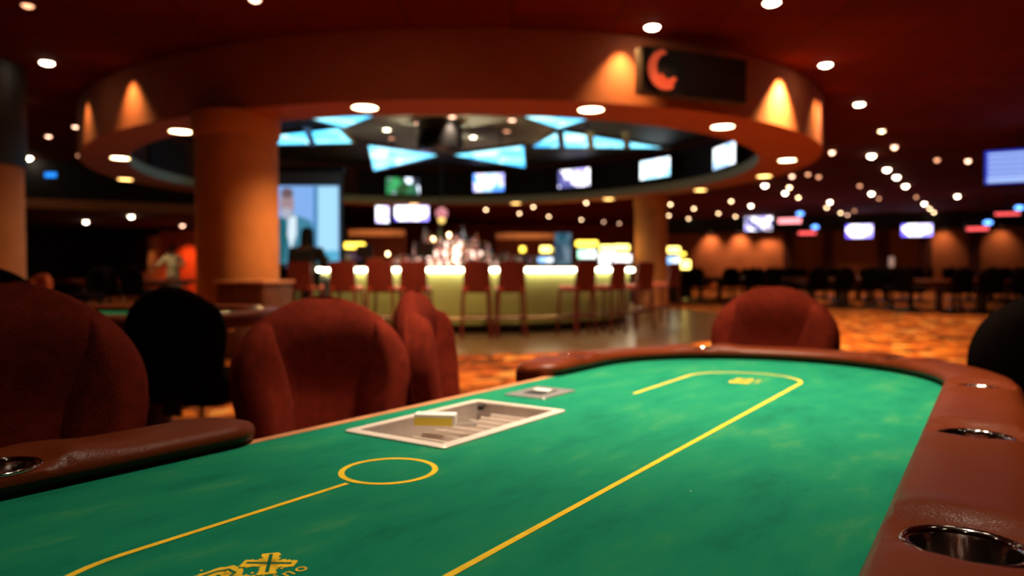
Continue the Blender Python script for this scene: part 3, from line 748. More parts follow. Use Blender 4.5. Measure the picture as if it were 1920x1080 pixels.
def wing(side):
    Z0, Z1 = BZ0 + .012, BZ1 - .070
    def fn(u, v):
        z = Z0 + (Z1 - Z0) * v; wv = half_w(z) * .965; xi = min(inner_x(z), wv - .012)
        x = xi + (wv - xi) * u; s = x / half_w(z); q = 2 * u - 1
        fade = min(1, (Z1 - z) / .09) ** .6 if z < Z1 else 0
        r = (max(0, 1 - q ** 4)) ** .5 * (max(0, 1 - (2 * v - 1) ** 10)) ** .5
        p = lean(front_y(s, z) - .004 + .046 * r, z); p.x = side * x; return p
    return MB().grid(fn, 12, 26)
def headroll():
    def fn(u, v):
        s = 2 * u - 1; z = BZ1 - .012 - .085 * (1 - v); q = 2 * v - 1; x = s * min(half_w(z) * .95, .15 + .0 * z)
        r = max(0, 1 - q ** 2) ** .5 * max(0, 1 - abs(s) ** 6) ** .5
        p = lean(front_y(x / max(half_w(z), .02), z) - .006 + .030 * r, z); p.x = x; return p
    return MB().grid(fn, 24, 10)
def cushion(x, y, z0, z1, r=.07):
    def fn(u, v):
        a = 2 * PI * u; ca, sa = math.cos(a), math.sin(a); e = .45
        sx = math.copysign(abs(ca) ** e, ca); sy = math.copysign(abs(sa) ** e, sa)
        ph = -PI / 2 + PI * v; k = abs(math.cos(ph)) ** .4
        return Vector((x * sx * k, y * sy * k, (z0 + z1) / 2 + (z1 - z0) / 2 * math.copysign(abs(math.sin(ph)) ** .8, math.sin(ph))))
    return MB().grid(fn, 40, 14, True)
def make_chair(label, loc, rotz, fab, group=None):
    t = thing('casino_chair', label, 'chair', loc, rotz, group)
    b = obj('backrest', MB().grid(bk_front, 28, 28).grid(bk_back, 28, 28), fab, t, angle=80)
    for sd in (-1, 1): obj('side_bolster', wing(sd), fab, b, angle=80)
    obj('seat', cushion(.255, .25, .40, .52), fab, t, angle=80)
    obj('seat_shell', MB().rbox((0, 0, .385), (.40, .40, .03), .06), M['base'], t)
    obj('back_bracket', MB().box((0, -.262, .44), (.09, .02, .20)).box((0, -.16, .375), (.09, .22, .015)), M['base'], t)
    obj('stem', MB().cyl((0, 0, .10), (0, 0, .375), .028, .024, 16), M['chrome'], t)
    st = MB()
    for k in range(5):
        a = 2 * PI * k / 5 + .3; d = Vector((math.cos(a), math.sin(a), 0))
        st.cyl(Vector((0, 0, .105)), d * .26 + Vector((0, 0, .065)), .022, .014, 10)
    obj('star_base', st, M['base'], t)
    for k in range(5):
        a = 2 * PI * k / 5 + .3; d = Vector((math.cos(a), math.sin(a), 0)) * .26; s_ = Vector((-d.y, d.x, 0)).normalized() * .014
        obj('caster', MB().cyl(d - s_ + Vector((0, 0, .027)), d + s_ + Vector((0, 0, .027)), .026, n=14).cyl(d + Vector((0, 0, .04)), d + Vector((0, 0, .07)), .008, n=8), M['chrome'], t)
    return t
def face(dx, dy): return math.atan2(-dx, dy)     # rotation that points the chair's front along (dx, dy)
def spot_on_table(x, y): p = at_table(x, y); return (p.x, p.y, 0)
fr = T; lf = Lv
def place(px, Y, d):                             # a chair whose back stands at column px and distance Y, facing d
    b = atY(px, 505, Y); f_ = Vector((d[0], d[1])).normalized(); return (b.x + f_.x * .26, b.y + f_.y * .26, 0), face(*f_)
l_, r_ = place(603, 1.97, (.46, -.89))
chC = make_chair('dark red upholstered chair at the dealer side, facing the chip tray', l_, r_, M['chair'])
def chair(px, Y, d, label, src=None, sc=1.0):
    l_, r_ = place(px, Y, d); c = dup(src or chC, l_, r_, label); c.scale = (1, 1, sc); return c
chA = chair(-6, 1.28, (.72, -.70), 'large dark red chair back at the left edge behind the near rail end', sc=1.06)
chD = chair(782, 2.42, (.99, -.10), 'dark red chair turned sideways between the dealer chair and the far rail end')
chE = chair(1452, 2.86, (-.42, -.9), 'dark red chair whose rounded top shows above the far end of the rail', sc=1.01)
l_, r_ = place(320, 3.2, (.12, .99))
chB = make_chair('shaded chair, painted black, seen from behind at left, between two dark red chairs', l_, r_, M['chair_dark'])  # a red chair left unlit; the black fabric paints that shade
chF = chair(2008, 2.0, (.30, .95), 'shaded chair, painted black, cut off by the right edge beside the long rail', chB, 1.03)
chG = chair(-20, 2.3, (.2, .98), 'black chair peeping over the large chair back at the left edge', chB, 1.09)

# ------------------------------------------------------------------ the round bar
BC = Vector((-.95, 14.15)); BR = 3.3
bar = thing('round_bar', 'round bar with a glowing pale green front and a lit strip under its dark counter', 'bar counter', (BC.x, BC.y, 0))
NB = 128
obj('plinth', MB().lathe([(BR - .10, .006), (BR - .10, .15), (BR - .6, .15), (BR - .6, .006)], n=NB, closed=True), M['black'], bar)
obj('front_panel', MB().lathe([(BR, .15), (BR, 1.03), (BR - .06, 1.03), (BR - .06, .15)], n=NB, closed=True), M['bar_face'], bar)
obj('counter_top', MB().lathe([(BR + .19, 1.045), (BR + .20, 1.06), (BR + .19, 1.085), (BR - .50, 1.085), (BR - .50, 1.035), (BR + .10, 1.035)], n=NB, closed=True), M['bar_top'], bar)
obj('light_strip', MB().lathe([(BR + .060, .985), (BR + .085, .985), (BR + .085, 1.030), (BR + .060, 1.030)], n=NB, closed=True), M['led'], bar)
fr_ = MB(); fr_.lathe([(BR + .22 + .022 * math.cos(a), .26 + .022 * math.sin(a)) for a in [2 * PI * k / 10 for k in range(10)]], n=NB, closed=True)
obj('foot_rail', fr_, M['brass'], bar)
br_ = MB()
for k in range(24):
    a = 2 * PI * k / 24; d = Vector((math.cos(a), math.sin(a), 0))
    br_.cyl(d * (BR - .02) + Vector((0, 0, .22)), d * (BR + .22) + Vector((0, 0, .255)), .012, n=8)
obj('rail_bracket', br_, M['brass'], bar)
TCc = Vector((-1.5, 14.6))
struct('floor_bar', MB().lathe([(0, .0), (6.45, .0), (6.45, .005), (0, .005)], (TCc.x, TCc.y, 0), 96), M['tile'])

# stepped back bar in the middle, full of bottles
isl = thing('back_bar', 'stepped round back bar in the middle of the round bar, crowded with bottles', 'back bar', (BC.x - .25, BC.y, 0))
obj('cabinet', MB().lathe([(1.24, .005), (1.24, .98), (1.28, .98), (1.28, 1.02), (0, 1.02)], n=64), M['wood_dark'], isl)
obj('shelf', MB().lathe([(.88, 1.02), (.88, 1.20), (.90, 1.20), (.90, 1.22), (0, 1.22)], n=64), M['wood'], isl)
obj('shelf', MB().lathe([(.62, 1.22), (.62, 1.40), (.64, 1.40), (.64, 1.42), (0, 1.42)], n=64), M['wood'], isl)
for sr, sz in ((.885, 1.03), (.625, 1.23), (.16, 1.43)): obj('added_shelf_glow', MB().lathe([(sr, sz), (sr + .004, sz), (sr + .004, sz + .15), (sr, sz + .15)], n=64, closed=True), M['shelf_glow'], isl)  # glowing rings added to brighten the bottles from behind
gl = dict(clear=mat('bottle_clear', (.80, .68, .62), .25, var=.05, trans=.75), amber=mat('bottle_amber', (.62, .26, .10), .25, var=.1, trans=.75),
          green=mat('bottle_green', (.22, .30, .12), .25, var=.1, trans=.75), dark=mat('bottle_dark', (.05, .04, .05), .12, var=.1, coat=.5),
          pink=mat('bottle_pink', (.80, .45, .45), .25, var=.1, trans=.75), blue=mat('bottle_blue', (.20, .26, .36), .12, var=.1, coat=.5))
CN = dict(clear='clear', amber='amber', green='green', dark='dark', pink='pink', blue='grey-blue')
protos = {}
def bottle(kind, shape):
    key = (kind, shape)
    h, r = ((.29, .046), (.33, .042), (.26, .054), (.36, .038))[shape]
    t = thing('bottle', 'x', 'bottle')
    obj('glass', MB().lathe([(r * .9, 0), (r, .006), (r, h * .58), (r * .85, h * .66), (r * .36, h * .76), (r * .34, h * .93), (r * .40, h * .94), (r * .40, h)], n=16), gl[kind], t)
    obj('paper_label', MB().lathe([(r * 1.015, h * .14), (r * 1.02, h * .15), (r * 1.02, h * .44), (r * 1.015, h * .45)], n=16), M['white'] if kind != 'clear' else gl['pink'], t)
    obj('cap', MB().lathe([(r * .43, h * .95), (r * .45, h * .96), (r * .45, h * 1.05), (0, h * 1.05)], n=12), M['black'] if kind in ('clear', 'pink') else M['brass'], t)
    return t
ic = Vector((BC.x - .25, BC.y, 0))
CAND = []
for px, py in ((812, 448), (842, 440), (855, 466), (727, 476), (853, 485)):
    rt0 = 1.20 if py > 470 else (.77 if py > 460 else .50); Y = ic.y - rt0
    for _ in range(6): Y = ic.y - math.sqrt(max(.01, rt0 ** 2 - (atY(px, py, Y).x - ic.x) ** 2))
    CAND.append((atY(px, py, Y).x, Y))
tiers = [(1.13, 1.02, 20, 'lowest step'), (.77, 1.22, 13, 'middle step'), (.48, 1.42, 8, 'top step')]
for r, z, n, nm in tiers:
    for k in range(n):
        a = math.radians(-172 + 164 * k / (n - 1)); rr = r + random.uniform(-.03, .03)
        if any((ic.x + rr * math.cos(a) - c_[0]) ** 2 + (ic.y + rr * math.sin(a) - c_[1]) ** 2 < .085 ** 2 for c_ in CAND): a += .085 / r
        kind = random.choice(['clear', 'clear', 'clear', 'pink', 'pink', 'amber', 'amber', 'green', 'dark', 'blue']); sh = random.randrange(4)
        if k < n * .4 and kind in ('dark', 'blue', 'green'): kind = ('clear', 'pink')[k % 2]
        loc = (ic.x + rr * math.cos(a), ic.y + rr * math.sin(a), z + .0012)
        lab = '%s bottle on the %s of the back bar, %s from the left' % (CN[kind], nm, ordn(k + 1))
        if (kind, sh) not in protos: protos[(kind, sh)] = b = bottle(kind, sh); b.location = loc; b['label'] = lab; b['group'] = 'bottles on the back bar'
        else: dup(protos[(kind, sh)], loc, 0, lab, 'bottles on the back bar')
# tall bottles on the very top
for k, (px, py, kd, nm) in enumerate(((797, 446, 'clear', 'left'), (825, 440, 'green', 'middle'), (868, 434, 'blue', 'right'))):
    b = bottle(kd, 3); p = atY(px, 505, ic.y + (.12, -.24, .06)[k]); b.location = (p.x, p.y, 1.4215); b.scale = (1.3, 1.3, 1.35); b['label'] = 'tall %s bottle at the back of the top step, %s of three' % (CN[kd], nm); b['group'] = 'tall bottles on the back bar'
# little lamps burning among the bottles
for px, py, rr, wh in ((812, 448, 1.4, 'left of the top step'), (842, 440, 1.3, 'above the top step'), (855, 466, 1.2, 'in the middle of the bottles'), (727, 476, 1.0, 'at the left end of the bottles'), (853, 485, .9, 'low, behind the counter')):
    rt0 = 1.20 if py > 470 else (.77 if py > 460 else .50); Y = ic.y - rt0
    for _ in range(6): Y = ic.y - math.sqrt(max(.01, rt0 ** 2 - (atY(px, py, Y).x - ic.x) ** 2))
    p = atY(px, py, Y)
    t = thing('candle_lamp', 'small glowing candle lamp ' + wh, 'lamp', (p.x, p.y, p.z - .05), 0, 'candle lamps on the back bar')
    zb = {True: 1.02}.get(py > 470, 1.22 if py > 460 else 1.42) - (p.z - .05) + .001
    obj('stand', MB().lathe([(.024, zb), (.024, zb + .01), (.006, zb + .02), (.006, -.005), (.022, 0), (0, .002)], n=14), M['brass'], t)
    obj('flame_glass', MB().lathe([(.012, 0), (.024, .02), (.026, .05), (.018, .08), (0, .085)], n=14), emis('candle_glow', (1, .62, .30), 16), t)
# till screens seen from behind on the counter's inner side
def till(px, Y, label, s=1.0):
    p = atY(px, 505, Y)
    t = thing('till_monitor', label, 'till', (p.x, p.y, 1.085), .1)
    obj('foot', MB().rbox((0, 0, .012), (.20, .18, .024), .03), M['black'], t)
    obj('neck', MB().box((0, .02, .09), (.06, .04, .15)), M['black'], t)
    obj('housing', MB().rbox((0, 0, .26 * s), (.30 * s, .06, .24 * s), .02), mat('till_grey', (.09, .09, .09), .5, var=.1), t)
    obj('badge', MB().box((0, -.0315, .27 * s), (.09, .002, .03)), mat('badge_magenta', (.30, .03, .12), .5, var=.05), t)
till(796, 11.45, 'grey back of a till monitor on the counter before the bottles')
till(683, 11.75, 'dark till monitor on the counter left of the bottles', .9)
# glasses on the counter
for i, (px, Y) in enumerate(((726, 11.35), (905, 11.25), (925, 11.25), (940, 11.3), (950, 11.33), (965, 11.4), (985, 11.4), (612, 12.1), (1002, 11.6))):
    p = atY(px, 505, Y)
    t = thing('drinking_glass', 'glass standing on the round counter, %s from the left' % ordn(sorted([726, 905, 925, 940, 950, 965, 985, 612, 1002]).index(px) + 1), 'glass', (p.x, p.y, 1.085), 0, 'glasses on the counter')
    obj('tumbler', MB().lathe([(.030, 0), (.036, .004), (.042, .16), (.039, .16), (.033, .012), (0, .012)], n=18), gl['clear'] if i % 3 else gl['green'], t)

# bar stools round the counter
def make_stool():
    t = thing('bar_stool', 'x', 'bar stool')
    obj('seat', MB().rbox((0, 0, .745), (.42, .42, .05), .05), M['stool_seat'], t)
    obj('seat_frame', MB().rbox((0, 0, .70), (.40, .40, .045), .02), M['stool'], t)
    def bk(sd):
        return lambda u, v: Vector(((2 * u - 1) * (.205 - .012 * v), -.195 - .05 * v + .02 * (2 * u - 1) ** 2 + sd * .018, .70 + .43 * v + .012 * (1 - (2 * u - 1) ** 4) * v))
    mb = MB().grid(bk(1), 14, 8).grid(bk(-1), 14, 8)
    a, b = bk(1), bk(-1)
    for e in (0, 1): mb.grid(lambda u, v: a(e, v).lerp(b(e, v), u), 1, 8)
    for e in (0, 1): mb.grid(lambda u, v: a(u, e).lerp(b(u, e), v), 14, 1)
    obj('backrest', mb, M['stool'], t, angle=60)
    for sx in (-1, 1):
        for sy in (-1, 1):
            obj('leg', MB().cyl((sx * .185, sy * .185, .70), (sx * .215, sy * .215, .007), .022, .018, 8), M['stool'], t)
    for sy, z in ((1, .27), (-1, .34)): obj('stretcher', MB().cyl((-.20, sy * .203, z), (.20, sy * .203, z), .015, n=8), M['stool'], t)
    for sx in (-1, 1): obj('stretcher', MB().cyl((sx * .204, -.20, .34), (sx * .204, .20, .27), .015, n=8), M['stool'], t)
    return t
stool0 = None
SR = BR + .62
def near_circle(px, r):
    u = (px - 960) / F; a = u * u + 1; b = -2 * (u * BC.x + BC.y); c = BC.x ** 2 + BC.y ** 2 - r * r
    D = b * b - 4 * a * c
    Y = -b / (2 * a) if D < 0 else (-b - math.sqrt(D)) / (2 * a)
    return Vector((u * Y, Y, 0))
STP = [(553, 25), (634, 18), (708, 8), (773, 4), (894, 0), (963, -6), (1097, 6), (1158, 10), (1214, -12), (1268, -30)]
for i, (px, tw) in enumerate(STP):
    p = near_circle(px, SR + .22)
    d = Vector((BC.x - p.x, BC.y - p.y, 0)).normalized()
    q = p + d * .215
    lab = 'dark red bar stool with a tall back, %s from the left along the round bar' % ordn(i + 1)
    rz = face(d.x, d.y) + math.radians(tw)
    if stool0 is None: stool0 = make_stool(); stool0.location = (q.x, q.y, 0); stool0.rotation_euler = (0, 0, rz); stool0['label'] = lab; stool0['group'] = 'bar stools'
    else: dup(stool0, (q.x, q.y, 0), rz, lab, 'bar stools')

# cabinet beside the left column
cab = thing('side_cabinet', 'brown wooden cabinet with a pale top standing in front of the thick column', 'cabinet', (-2.98, 8.05, 0), -.25)
obj('carcass', MB().rbox((0, 0, .44), (.60, .60, .84), .01), M['wood_dark'], cab)
obj('top', MB().rbox((0, 0, .875), (.64, .64, .03), .012), M['wood'], cab)
for sx in (-1, 1): obj('door', MB().box((sx * .145, -.306, .45), (.27, .014, .74)), M['wood_dark'], cab)

# ------------------------------------------------------------------ screens
def tv(name, label, c, wdt, hgt, rz, pic, tilt=0.0, group=None, cat='television', rods=0):
    t = thing(name, label, cat, c, rz, group); t.rotation_euler = (tilt, 0, rz)
    obj('housing', MB().rbox((0, .035, 0), (wdt + .05, .07, hgt + .05), .01), M['black_gloss'], t)
    s = obj('screen', MB().add([(-wdt / 2, -.002, -hgt / 2), (wdt / 2, -.002, -hgt / 2), (wdt / 2, -.002, hgt / 2), (-wdt / 2, -.002, hgt / 2)], [(0, 1, 2, 3)]), pic, t, smooth=False)
    obj('mount', MB().box((0, .10, 0), (.12, .07, .12)), M['black'], t)
    if rods: obj('rod', MB().cyl((-wdt * .42, .06, 0), (-wdt * .42, .06, rods), .012, n=8).cyl((wdt * .42, .06, 0), (wdt * .42, .06, rods), .012, n=8), M['black'], t)
    return t, s
W_ = (.9, .95, 1); 
pics = [picture('screen_field', [(.01, .03, .01), (.02, .16, .05), (.01, .01, .02), (.75, .85, 1), (.05, .07, .12)], 3.6, 3.2, (1, 1, 1), 3.1),
        picture('screen_blue', [(.10, .30, 1), (.45, .70, 1), (.9, .95, 1), (.75, .6, .9), (.12, .25, .9)], 2.6, 2.4, (1, 1, 1), 1.3),
        picture('screen_mixed', [(.02, .02, .08), (.9, .85, 1), (.25, .2, .6), (1, .95, 1), (.05, .05, .15)], 3.4, 3.4, (1, 1, 1), 5.2),
        picture('screen_pale', [(.35, .75, .95), (.9, 1, 1), (1, 1, 1), (.95, .85, .95), (.5, .8, 1)], 2.6, 2.8, (1, 1, 1), 7.7),
        picture('screen_white', [(.35, .55, .85), (.85, .95, 1), (.9, 1, 1), (.55, .75, .95), (.9, .95, 1)], 3.4, 2.6, (1, 1, 1), 2.2),
        picture('screen_violet', [(.15, .1, .8), (.7, .6, 1), (1, 1, 1), (.9, .9, 1), (.3, .25, 1)], 2.4, 3.6, (1, .6, 1), 9.4)]
for k, (x0, x1, y0, y1, lab) in enumerate(((722, 790, 329, 368, 'television showing a green field, leftmost on the black canopy band'),
                                           (888, 951, 321, 363, 'television with a bright blue picture, second on the black canopy band'),
                                           (1049, 1114, 313, 355, 'television with violet and white shapes, third on the black canopy band'),
                                           (1206, 1267, 294, 338, 'pale television fourth from the left on the black canopy band'),
                                           (1347, 1393, 265, 319, 'whitish television at the right tip of the black canopy band'))):
    t0 = ray_ell(x0 + 1, PA - .03, PB - .03); t1 = ray_ell(x1 - 1, PA - .03, PB - .03)
    a = ell(PA - .03, PB - .03, t0); b = ell(PA - .03, PB - .03, t1); m = (a + b) / 2; wd_ = (b - a)
    inw = Vector((wd_.y, -wd_.x, 0)).normalized()
    m = m + inw * .17
    z = (atY(x0, y0, a.y).z + atY(x0, y1, a.y).z + atY(x1, y0, b.y).z + atY(x1, y1, b.y).z) / 4
    z = atY((x0 + x1) / 2, (y0 + y1) / 2, m.y).z
    hh = (y1 - y0 - 6) / F * m.y
    if k == 4: hh *= .92
    tv('television', lab, (m.x, m.y, max(z, LIPT + hh * .45 + .04)), wd_.length * .92, hh * .90, math.atan2(wd_.y, wd_.x), pics[k], 0, 'televisions on the canopy band')
def face_tv(px, py, Y, wpx, hpx, label, pic, rz=0.0, name='television', cat='television', group=None, tilt=0.0, top=None):
    p = atY(px, py, Y); return tv(name, label, p, wpx / F * Y, hpx / F * Y, rz, pic, tilt, group, cat, (top - p.z) if top else 0)
face_tv(717, 402, ell(IA + .25, IB + .22, ray_ell(717, IA + .25, IB + .22)).y, 24, 30, 'small tilted bluish television under the far canopy edge', pics[5], .5, top=RINGZ - .002)
face_tv(772, 400, ell(IA + .25, IB + .22, ray_ell(772, IA + .25, IB + .22)).y, 62, 27, 'wide bright violet television hanging under the far canopy edge', pics[5], .05, top=RINGZ - .002)
for px0, px1, y0, y1, pc, lab in ((1397, 1447, 398, 434, 2, 'dark blue television with pink figures on the far hall wall'), (1588, 1634, 420, 447, 5, 'television with white patches in the middle of the far hall wall'), (1693, 1745, 419, 444, 5, 'bright white television right of the middle on the far hall wall')):
    q = on_hall((px0 + px1) / 2, .55); p = atY((px0 + px1) / 2, (y0 + y1) / 2, q.y)
    tv('television', lab, (p.x, p.y, p.z), (px1 - px0) / F * q.y / max(.5, math.cos(wang)) * .88, (y1 - y0) / F * q.y * .88, wang, pics[pc], 0, 'televisions on the hall wall')
M['led_red'] = emis('led_red', (1, .10, .10), 3.2); M['led_pink'] = emis('led_pink', (1, .30, .32), 4.2); M['led_blue'] = emis('led_blue', (.12, .35, 1), 4.5)
for px0, px1, yc, hp, mt, lab in ((1459, 1502, 414, 13, 'led_pink', 'pinkish red lit number board, brightest, right of the blue television'), (1497, 1530, 437, 10, 'led_red', 'red lit number board below the pinkish one'),
                                  (1814, 1852, 429, 10, 'led_red', 'red lit number board low at the right of the hall'), (1868, 1910, 401, 9, 'led_red', 'dim red lit number board high at the right edge')):
    Yb = 30.0 if px0 < 1700 else 26.0
    if px0 == 1497: Yb = 31.0
    p = atY((px0 + px1) / 2, yc, Yb); s = Yb / F
    t = thing('number_board', lab, 'lit sign', p, wang, 'number boards on the hall wall')
    obj('housing', MB().rbox((0, .05, .05), ((px1 - px0 + 3) * s, .1, (hp + 10) * s), .01), M['black'], t)
    mb = MB(); n = 7; W = (px1 - px0 - 3) * s
    for k in range(n):
        x = -W / 2 + W * (k + .5) / n; hh = (hp - 5) * s; bw = W / n * .78
        for zz in (-1, 0, 1): mb.box((x, -.006, zz * hh * .42), (bw, .01, hh * .22))
        for xx in (-1, 1): mb.box((x + xx * bw * .42, -.006, 0), (bw * .2, .01, hh))
    obj('digits', mb, M[mt], t)
    obj('blue_lamp', MB().lathe([(0, -.08), (.12, -.05), (.14, 0), (.12, .05), (0, .08)], (W * .45, -.05, (hp / 2 + 6) * s), 16), M['led_blue'], t)
    obj('hanger', MB().cyl((0, .05, .1), (0, .05, CEIL - p.z - .002), .02, n=8), M['black'], t)
# big angled television at the right edge: rows of a results list
p = atY(1912, 311, 14.0)
t, s = tv('television', 'large blue television listing white rows at the right edge', p, 1.16, .68, -.50, emis('list_blue', (.03, .05, .70), .9), -.12)
mb = MB()
for k in range(5): mb.box((-.13, -.006, .26 - .105 * k), (.80, .004, .055))
mb.box((0, -.006, -.27), (1.08, .004, .09))
obj('list_rows', mb, emis('list_white', (.45, .62, 1), 1.1), s)
mb = MB().box((.42, -.006, .18), (.2, .004, .18)); obj('list_block', mb, emis('list_teal', (.1, .45, .7), 1.5), s)
obj('hanger', MB().cyl((0, .06, .34), (0, .06, CEIL - p.z - .01), .02, n=10), M['black'], t)
# small blue screen in the dark at left
face_tv(95, 328, 15.0, 22, 9, 'small tilted blue screen glowing in the dark at left', emis('blue_glow', (.02, .25, .9), 1.6), .0, tilt=.0)
bpy.data.objects[-1] if False else None

# large projection screen with a talking man
SY = 16.6
sa = atY(508, 505, SY); sb = atY(643, 505, SY); 
L0 = atY(400, 505, SY).x; R0 = sb.x
zt = atY(580, 322, SY).z; zp = atY(580, 346, SY).z; zb_ = atY(580, 495, SY).z
pw = (R0 - L0)
ps = thing('projection_screen', 'large projection screen with a bearded man in a dark jacket, hung left of the bar', 'projection screen', ((L0 + R0) / 2, SY, zb_))
obj('roller_case', MB().rbox((0, .05, zt - zb_ + .05), (pw + .1, .12, .12), .03), M['black_gloss'], ps)
for sx in (-1, 1): obj('hanger', MB().cyl((sx * pw * .4, .05, zt - zb_ + .10), (sx * pw * .4, .05, INZ - zb_ - .003), .015, n=8), M['black'], ps)
obj('border', MB().box((0, .012, (zt - zb_) / 2), (pw, .012, zt - zb_)), mat('screen_border', (.12, .14, .14), .7, var=.05), ps)
ph = zp - zb_
pic_ = obj('picture', MB().box((-.03, .003, ph / 2), (pw - .12, .004, ph - .06)), emis('projected_sky', (.26, .50, .98), .9), ps)
def flat(name, pts, m, y): 
    n = len(pts); return obj(name, MB().add([(x, y, z) for x, z in pts], [tuple(range(n))]), m, pic_, smooth=False)
def P(px, py): q = atY(px, py, SY); return (q.x - (L0 + R0) / 2, q.z - zb_)
def oval(px, py, rx, ry, n=28):
    c = P(px, py); s = SY / F; return [(c[0] + rx * s * math.cos(2 * PI * k / n), c[1] + ry * s * math.sin(2 * PI * k / n)) for k in range(n)]
flat('building', [P(596, 350), P(634, 350), P(634, 470), P(596, 470)], emis('projected_building', (.42, .78, 1), 1.0), -.001)
flat('dark_edge', [P(588, 350), P(596, 350), P(596, 470), P(588, 470)], emis('projected_edge', (.08, .30, .62), .8), -.0012)
flat('desk', [P(519, 440), P(634, 440), P(634, 493), P(519, 493)], emis('projected_desk', (.12, .58, .86), .8), -.0008)
flat('jacket', [P(519, 412), P(530, 404), P(552, 402), P(584, 414), P(592, 440), P(592, 492), P(519, 492)], emis('projected_jacket', (.10, .42, .62), .55), -.002)
flat('lapel', [P(519, 410), P(534, 410), P(540, 440), P(534, 492), P(519, 492)], emis('projected_lapel', (.02, .20, .26), .6), -.003)
flat('shirt', [P(541, 408), P(556, 404), P(556, 440), P(546, 468), P(539, 440)], emis('projected_shirt', (.75, .9, 1), 1.0), -.004)
flat('head', oval(538.5, 382, 13, 29), emis('projected_skin', (.50, .34, .38), .8), -.005)
flat('hair_cap', oval(538.5, 362, 11.5, 10), emis('projected_hair', (.24, .15, .17), .7), -.0055)
flat('beard', oval(537.5, 400, 10, 10), emis('projected_beard', (.55, .58, .72), .8), -.006)
for s_ in (-1, 1): flat('eye', oval(538.5 + s_ * 4.2, 380, 1.6, 1.2, 10), emis('projected_eye', (.08, .06, .08), .5), -.0065)

# blue glowing triangular panels under the canopy's inner ceiling
PZ = 3.56
M['blue_panel'] = picture('blue_glass', [(.04, .42, .85), (.14, .70, 1), (.45, .92, 1), (.08, .58, .95), (.20, .78, 1)], 1.4, 2.6, (1, 1, 1), 4.4)
PAN = [([(687, 270), (828, 290), (699, 321)], 'left half of the glowing blue bow-tie in front of the black hub'),
       ([(842, 290), (985, 271), (987, 315)], 'right half of the glowing blue bow-tie in front of the black hub'),
       ([(975, 217), (1124, 217), (1048, 241)], 'glowing blue triangle at the near right of the canopy'),
       ([(1045, 243), (1258, 278), (990, 276)], 'long glowing blue panel with cross bars at right of the canopy'),
       ([(580, 222), (712, 213), (645, 239)], 'glowing blue triangle at the near left of the canopy'),
       ([(468, 258), (640, 239), (668, 268), (468, 272)], 'wide glowing blue panel beside the thick column')]
for pts, lab in PAN:
    q = [at(x, y, PZ) for x, y in pts]; c = sum(q, Vector()) / len(q)
    t = thing('light_panel', lab, 'light panel', (c.x, c.y, PZ), 0, 'blue light panels under the canopy')
    poly = [((a - c) * 1.0).to_2d() for a in q]
    inner = [p * .93 for p in poly]
    obj('glass', MB().add([(p.x, p.y, 0) for p in inner], [tuple(range(len(inner)))]), M['blue_panel'], t, smooth=False)
    obj('light_shield', MB().prism([(p.x, p.y) for p in inner], .012, .04), M['black_gloss'], t, smooth=False)  # unseen plate added to keep panel light off the ceiling disc
    n = len(poly); fr2 = MB()
    for i in range(n):
        a, b = poly[i], poly[(i + 1) % n]; a2, b2 = inner[i], inner[(i + 1) % n]
        vs = [(a.x, a.y, -.012), (b.x, b.y, -.012), (b2.x, b2.y, -.012), (a2.x, a2.y, -.012), (a.x, a.y, .05), (b.x, b.y, .05), (b2.x, b2.y, .05), (a2.x, a2.y, .05)]
        fr2.add(vs, [(0, 1, 2, 3), (4, 7, 6, 5), (0, 4, 5, 1), (3, 2, 6, 7)])
    obj('frame', fr2, M['black_gloss'], t, smooth=False)
    bars = MB()
    if 'cross bars' in lab or 'wide' in lab:
        for f_ in ((1050, 1105, 1172) if 'cross' in lab else (575,)):
            a = at(f_, 245 if f_ > 700 else 238, PZ); b = at(f_ + (4 if f_ > 700 else 12), 278 if f_ > 700 else 272, PZ)
            A_ = (a - c).to_2d(); B_ = (b - c).to_2d(); dd = (B_ - A_).normalized() * .0; nn = Vector((-(B_ - A_).y, (B_ - A_).x)).normalized() * .07
            bars.add([(A_.x + nn.x, A_.y + nn.y, -.014), (B_.x + nn.x, B_.y + nn.y, -.014), (B_.x - nn.x, B_.y - nn.y, -.014), (A_.x - nn.x, A_.y - nn.y, -.014),
                      (A_.x + nn.x, A_.y + nn.y, -.002), (B_.x + nn.x, B_.y + nn.y, -.002), (B_.x - nn.x, B_.y - nn.y, -.002), (A_.x - nn.x, A_.y - nn.y, -.002)], [(0, 1, 2, 3), (4, 5, 6, 7), (0, 1, 5, 4), (1, 2, 6, 5), (2, 3, 7, 6), (3, 0, 4, 7)])
        obj('cross_bar', bars, M['black_gloss'], t, smooth=False)
    obj('hanger', MB().cyl((0, 0, .04), (0, 0, INZ - PZ - .036), .015, n=8), M['black'], t)

# dark sign with a round emblem on the canopy's fascia
def fascia_pt(px, off):
    u = (px - 960) / F; best = None
    for k in range(7200):
        p = ell(OA + off, OB + off, 2 * PI * k / 7200); s = abs(p.x - u * p.y)
        if p.y < 15 and s < .02 and (best is None or p.y < best.y - .05): best = p
    return best
g0 = fascia_pt(1180, .10); g1 = fascia_pt(1368, .10); gm = (g0 + g1) / 2; gd = (g1 - g0); gw = gd.length; ga = math.atan2(gd.y, gd.x)
gn = Vector((gd.y, -gd.x, 0)).normalized()
gz0 = atY(1300, 186, gm.y - .2).z; gz1 = atY(1300, 104, gm.y - .2).z
sg = gm + gn * .22; 
sign = thing('canopy_sign', 'long dark sign box with a round black and orange emblem on the canopy front', 'sign', (sg.x, sg.y, (gz0 + gz1) / 2), ga)
obj('box', MB().rbox((0, 0, 0), (gw, .18, gz1 - gz0), .01), mat('sign_brown', (.028, .008, .005), .6, var=.15), sign)
